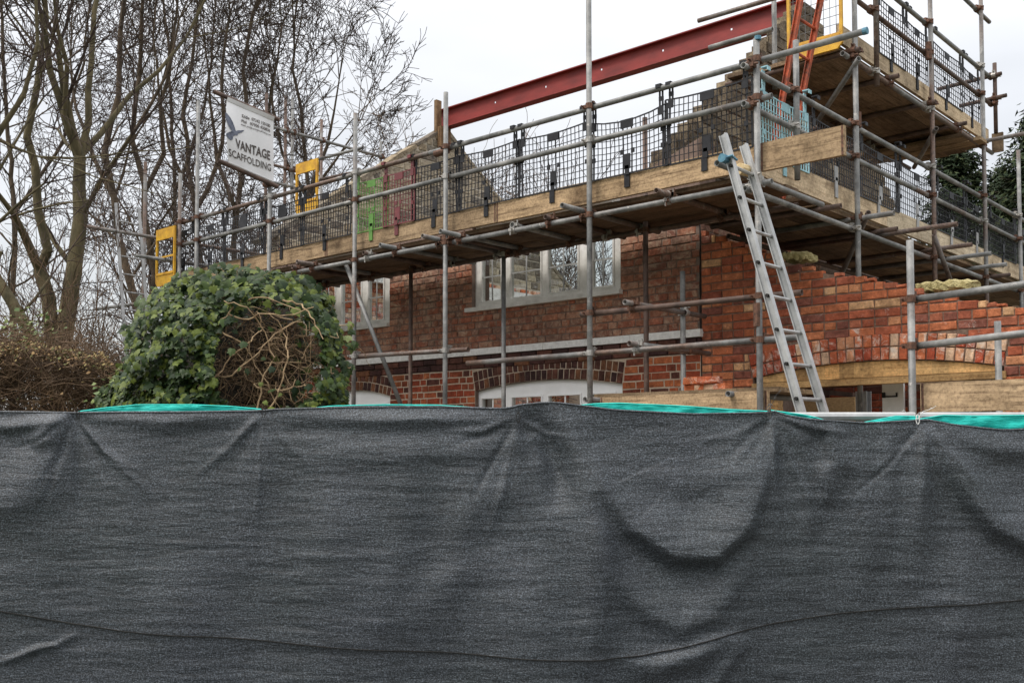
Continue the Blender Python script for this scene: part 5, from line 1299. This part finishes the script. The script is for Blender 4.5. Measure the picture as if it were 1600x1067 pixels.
# cloth relief
def vnoise(X, Y, seed, rngs={}):
    r = rngs.setdefault(seed, np.random.default_rng(seed).random((64, 64))); xi = np.floor(X).astype(int); yi = np.floor(Y).astype(int); fx_ = X-xi; fy = Y-yi
    fx_ = fx_*fx_*(3-2*fx_); fy = fy*fy*(3-2*fy); g = lambda a, b: r[a % 64, b % 64]
    return (g(xi, yi)*(1-fx_)+g(xi+1, yi)*fx_)*(1-fy)+(g(xi, yi+1)*(1-fx_)+g(xi+1, yi+1)*fx_)*fy-.5
top_x = [-400, 0, 60, 122, 200, 300, 412, 430, 560, 700, 790, 812, 850, 875, 905, 960, 1080, 1196, 1204, 1225, 1262, 1350, 1425, 1437, 1480, 1560, 1600, 1700, 2000]
top_y = [646, 643, 644, 645, 644, 644, 642, 640, 636, 636, 639, 633, 629, 630, 634, 641, 647, 645, 642, 650, 656, 661, 657, 655, 664, 672, 670, 664, 660]
seam_x = [-400, 0, 120, 200, 350, 480, 600, 700, 800, 870, 940, 1000, 1060, 1130, 1200, 1300, 1400, 1500, 1600, 2000]
seam_y = [938, 945, 968, 978, 989, 1000, 1008, 1013, 1018, 1021, 1022, 1017, 1004, 984, 968, 953, 944, 937, 930, 925]
def cloth_depth(X, Y):
    """towards the viewer, metres, over photo pixels"""
    d = np.zeros_like(X)
    def ridge(pts, amp, w, w2=None):
        """ridge along a polyline, distance based; w: half width, fades at its ends"""
        nonlocal d; amp = amp*1.4
        best = np.full_like(X, 1e9); tt = np.zeros_like(X); sg = np.zeros_like(X); tot = sum(math.dist(a, b) for a, b in zip(pts, pts[1:])); acc = 0
        for a, b in zip(pts, pts[1:]):
            L = math.dist(a, b); ux, uy = (b[0]-a[0])/L, (b[1]-a[1])/L; t = np.clip((X-a[0])*ux+(Y-a[1])*uy, 0, L); dx, dy = X-a[0]-ux*t, Y-a[1]-uy*t; ds = np.hypot(dx, dy); mask = ds < best
            best = np.where(mask, ds, best); tt = np.where(mask, (acc+t)/tot, tt); sg = np.where(mask, ux*dy-uy*dx, sg); acc += L
        ww = np.where(sg > 0, w2 or w, w); d += amp*np.exp(-(best/ww)**2)*np.sin(np.pi*np.clip(tt, 0, 1))**.85
    # the deep swag between the ties on the right of the middle
    ridge([(930, 690), (945, 760), (985, 820), (1050, 862), (1110, 862), (1155, 820), (1185, 740), (1198, 670)], .055, 60, 18)
    ridge([(925, 800), (955, 890), (1000, 945), (1060, 975), (1110, 955), (1150, 890), (1172, 800)], .024, 34, 20)
    ridge([(960, 700), (1010, 745), (1080, 760), (1140, 735), (1180, 690)], .009, 26, 18)
    ridge([(850, 636), (885, 680), (915, 740), (930, 820), (935, 930), (925, 1060)], .038, 26, 30)
    ridge([(812, 652), (850, 672), (870, 720), (872, 800)], -.030, 22, 22)
    ridge([(430, 650), (600, 657), (760, 655), (808, 648)], .016, 12, 14)
    ridge([(420, 700), (560, 712), (760, 700), (850, 690)], .010, 24, 18)
    ridge([(122, 650), (260, 662), (411, 648)], .012, 14, 12)
    ridge([(-40, 660), (20, 668), (80, 660), (122, 650)], .018, 12, 10)
    ridge([(60, 700), (90, 670), (122, 648)], .022, 16, 20)
    ridge([(-60, 800), (30, 780), (80, 740), (122, 655)], .03, 50, 40)
    ridge([(412, 648), (405, 720), (385, 820), (380, 930)], .014, 30, 40)
    ridge([(1204, 648), (1262, 700), (1285, 760), (1265, 840)], .020, 14, 22)
    ridge([(1204, 652), (1290, 672), (1300, 720), (1255, 780)], .024, 30, 16)
    ridge([(1262, 660), (1270, 740), (1275, 860)], -.018, 18, 14)
    ridge([(1340, 664), (1380, 680), (1378, 760), (1370, 900)], .012, 16, 22)
    ridge([(1436, 662), (1465, 710), (1500, 770), (1540, 822), (1600, 850), (1690, 840)], .042, 40, 15)
    ridge([(1440, 664), (1540, 700), (1620, 705), (1700, 690)], .018, 22, 16)
    ridge([(1436, 665), (1428, 780), (1420, 930)], .020, 22, 30)
    ridge([(1198, 700), (1195, 800), (1192, 960)], .020, 40, 60)
    ridge([(0, 1035), (40, 1020), (70, 1008), (95, 1004), (130, 985)], .012, 5, 6)
    ridge([(960, 1030), (1020, 1040), (1080, 1020), (1120, 1000), (1160, 990)], .03, 18, 20)
    ridge([(1165, 990), (1130, 1040), (1100, 1090)], .014, 10, 16)
    ridge([(700, 860), (760, 780), (830, 740)], .012, 30, 30); ridge([(620, 980), (720, 890), (800, 860)], .010, 26, 34)
    rgf = random.Random(12)
    for (tx_0, ty_0) in ((122, 650), (412, 648), (810, 652), (1202, 650), (1434, 662), (-130, 650), (1700, 668)):
        for k in range(9):
            an = math.radians(rgf.uniform(8, 172)); L = rgf.uniform(40, 170)*(1.3 if 60 < math.degrees(an) < 120 else 1); q = (tx_0+L*math.cos(an), ty_0+L*math.sin(an)); mid = ((tx_0+q[0])/2+rgf.uniform(-6, 6), (ty_0+q[1])/2+rgf.uniform(2, 12))
            ridge([(tx_0, ty_0), mid, q], rgf.choice((-1, 1))*rgf.uniform(.003, .007), rgf.uniform(4, 9))
    for (xa, ya, xb, yb, a_, w_) in ((200, 700, 190, 960, .010, 30), (300, 680, 330, 980, .008, 40), (520, 680, 500, 980, .010, 34), (640, 680, 600, 1000, .010, 28), (740, 670, 690, 1000, .012, 30), (1262, 700, 1240, 960, .012, 22), (1330, 680, 1345, 940, .012, 20), (1500, 830, 1480, 1060, .012, 30)):
        ridge([(xa, ya), ((xa+xb)/2+8, (ya+yb)/2), (xb, yb)], a_, w_)
    # overall belly and soft folds
    d += .04*np.sin((X-122)/290*math.pi)**2*np.clip((Y-640)/300, 0, 1)*np.clip((1180-X)/200, 0, 1)
    d += .035*vnoise(X/170+3, Y/260, 1)+.022*vnoise(X/90, Y/120, 2)
    cr = vnoise(X/120+vnoise(X/200, Y/60, 9)*2, Y/15+X/400, 3)*.0042+vnoise(X/60, Y/8+np.sin(X/150)*1.2, 4)*.0022+vnoise(X/26, Y/5, 5)*.0009
    return d+cr
def cloth_grid(x0, x1, nx, nt, ytop, ybot, depf, extra=0.0):
    xs = np.linspace(x0, x1, nx); yt = ytop(xs); yb = ybot(xs); T = np.linspace(0, 1, nt)
    X = np.tile(xs, (nt, 1)); Y = yt[None]+(yb-yt)[None]*T[:, None]; Dp = FD-.04-depf(X, Y)+extra
    U = (X-800)/FOC; Vv = (533.5+SHIFT-Y)/FOC; F3n, RTn, UPn = np.array(F3), np.array(RT), np.array(UP)
    dr = F3n[None, None]+U[..., None]*RTn+Vv[..., None]*UPn; k = FD/(dr@np.array(FH)); P = dr*k[..., None]+np.array([0, 0, E])
    P = P-np.array(FH)*(FD-Dp)[..., None]        # relief is straight out of the fence plane
    idx = np.arange(nx*nt).reshape(nt, nx); Fc = np.stack([idx[:-1, :-1], idx[1:, :-1], idx[1:, 1:], idx[:-1, 1:]], -1).reshape(-1, 4)
    return P.reshape(-1, 3), Fc, P
seamf = lambda xs: np.interp(xs, seam_x, seam_y)
topf = lambda xs: np.interp(xs, top_x, top_y)
fc = thing('shade_cloth', gnd(800, FD), 'long black woven shade cloth tied along the site fence', 'shade cloth')
P, Fc, G1 = cloth_grid(-500, 2500, 1140, 260, topf, lambda xs: seamf(xs)+3, cloth_depth)
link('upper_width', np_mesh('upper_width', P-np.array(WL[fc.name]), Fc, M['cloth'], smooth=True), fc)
P, Fc, G2 = cloth_grid(-500, 2500, 1140, 220, lambda xs: seamf(xs)-4, lambda xs: np.full_like(xs, 1345), lambda X, Y: cloth_depth(X, Y)+.0, .008)
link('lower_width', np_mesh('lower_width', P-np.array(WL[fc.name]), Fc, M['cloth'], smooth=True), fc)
# rolled top edge and the stitched seam
mb = MB(); mb.path([Vector(G1[0, i])+Vector((0, 0, -.001)) for i in range(0, 1140, 6)], .0045, 5); mb.build('top_hem', M['cloth'], fc)
mb = MB(); mb.path([Vector(G1[-1, i])-FH*.001 for i in range(0, 1140, 5)], .0022, 5); mb.build('seam', M['bore'], fc)
# turquoise netting folded over behind the cloth
def teal(name_label, xs0, xs1, pts_top, off, seed):
    tx2 = [p[0] for p in pts_top]; ty2 = [p[1] for p in pts_top]; rgn = np.random.default_rng(seed)
    def dep(X, Y): return -.035+.012*vnoise(X/35, Y/3.0+X/50, seed)+.010*vnoise(X/12, Y/9, seed+1)
    P, Fc, G = cloth_grid(xs0, xs1, int((xs1-xs0)/3)+2, 16, lambda xs: np.interp(xs, tx2, ty2), lambda xs: topf(xs)+38, dep, off)
    o = link('turquoise_netting', np_mesh('turquoise_netting', P-P[0], Fc, M['teal'], smooth=True), None, P[0])
    mb = MB(); mb.path([Vector(G[0, i])-Vector(P[0]) for i in range(0, G.shape[1], 3)], .003, 4)
    tag(o, name_label, 'netting'); e = link('hem', mb.mesh('hem', M['teal']), o, WL[o.name]); return o
teal('turquoise netting peeking over the black cloth below the ivy bush', 124, 412, [(124, 643), (170, 637), (215, 632.5), (300, 632.5), (360, 635), (412, 640)], 0, 61)
teal('thin turquoise netting edge below the brick wall, left of the white arched window', 470, 742, [(470, 640), (520, 634.5), (600, 632.5), (680, 633), (742, 637)], 0, 63)
teal('bright turquoise netting over the black cloth below the loose bricks', 900, 1203, [(900, 634), (930, 631), (965, 630), (1060, 634), (1140, 640), (1203, 643)], 0, 65)
teal('turquoise netting strip at the ladder feet, left of the white-tied post', 1203, 1290, [(1203, 641), (1230, 645), (1260, 649), (1290, 657)], 0, 67)
teal('small turquoise netting fold just left of the pale cable ties', 1345, 1434, [(1345, 661), (1375, 655), (1400, 650), (1434, 651)], 0, 69)
teal('crumpled turquoise netting at the right frame edge below the plank', 1437, 1960, [(1437, 655), (1470, 649), (1520, 650), (1600, 649), (1700, 650), (1960, 648)], 0, 71)
# cable ties
ties = [((122, 646), 'black cable tie pinching the cloth top below the hedge', 'bore'), ((412, 645), 'black cable tie pinching the cloth top below the ivy', 'bore'), ((810, 652), 'black cable tie in a deep knot of cloth below the white arched window', 'bore'),
        ((1202, 645), 'dark wire tie sticking up from the cloth by the ladder foot', 'wire_dark'), ((1434, 655), 'white cable ties with loose tails joining the two fence panels', 'tie')]
for (x, y), lb, m in ties:
    c = fl(x, y, -.065); g = thing('cable_tie', c, lb, 'cable tie'); mb = MB(); n = 12; r = .020
    mb.path([c+RT*math.cos(a)*r*.35+Vector((0, 0, math.sin(a)*r)) for a in [2*math.pi*i/n for i in range(n+1)]], .0018, 5); mb.build('loop', M[m], g)
    if m != 'bore':
        for (dx, dy) in (((22, -40), (3, -12)) if m == 'wire_dark' else ((38, -22), (-30, -12))): mb = MB(); p = c; q = fl(x+dx*.8, y+dy, -.10); mb.path(curl(rn, p, q, .006, 8), .0016, 5, .001); mb.build('tail', M[m], g)
print('TREESEG', TREESEG)
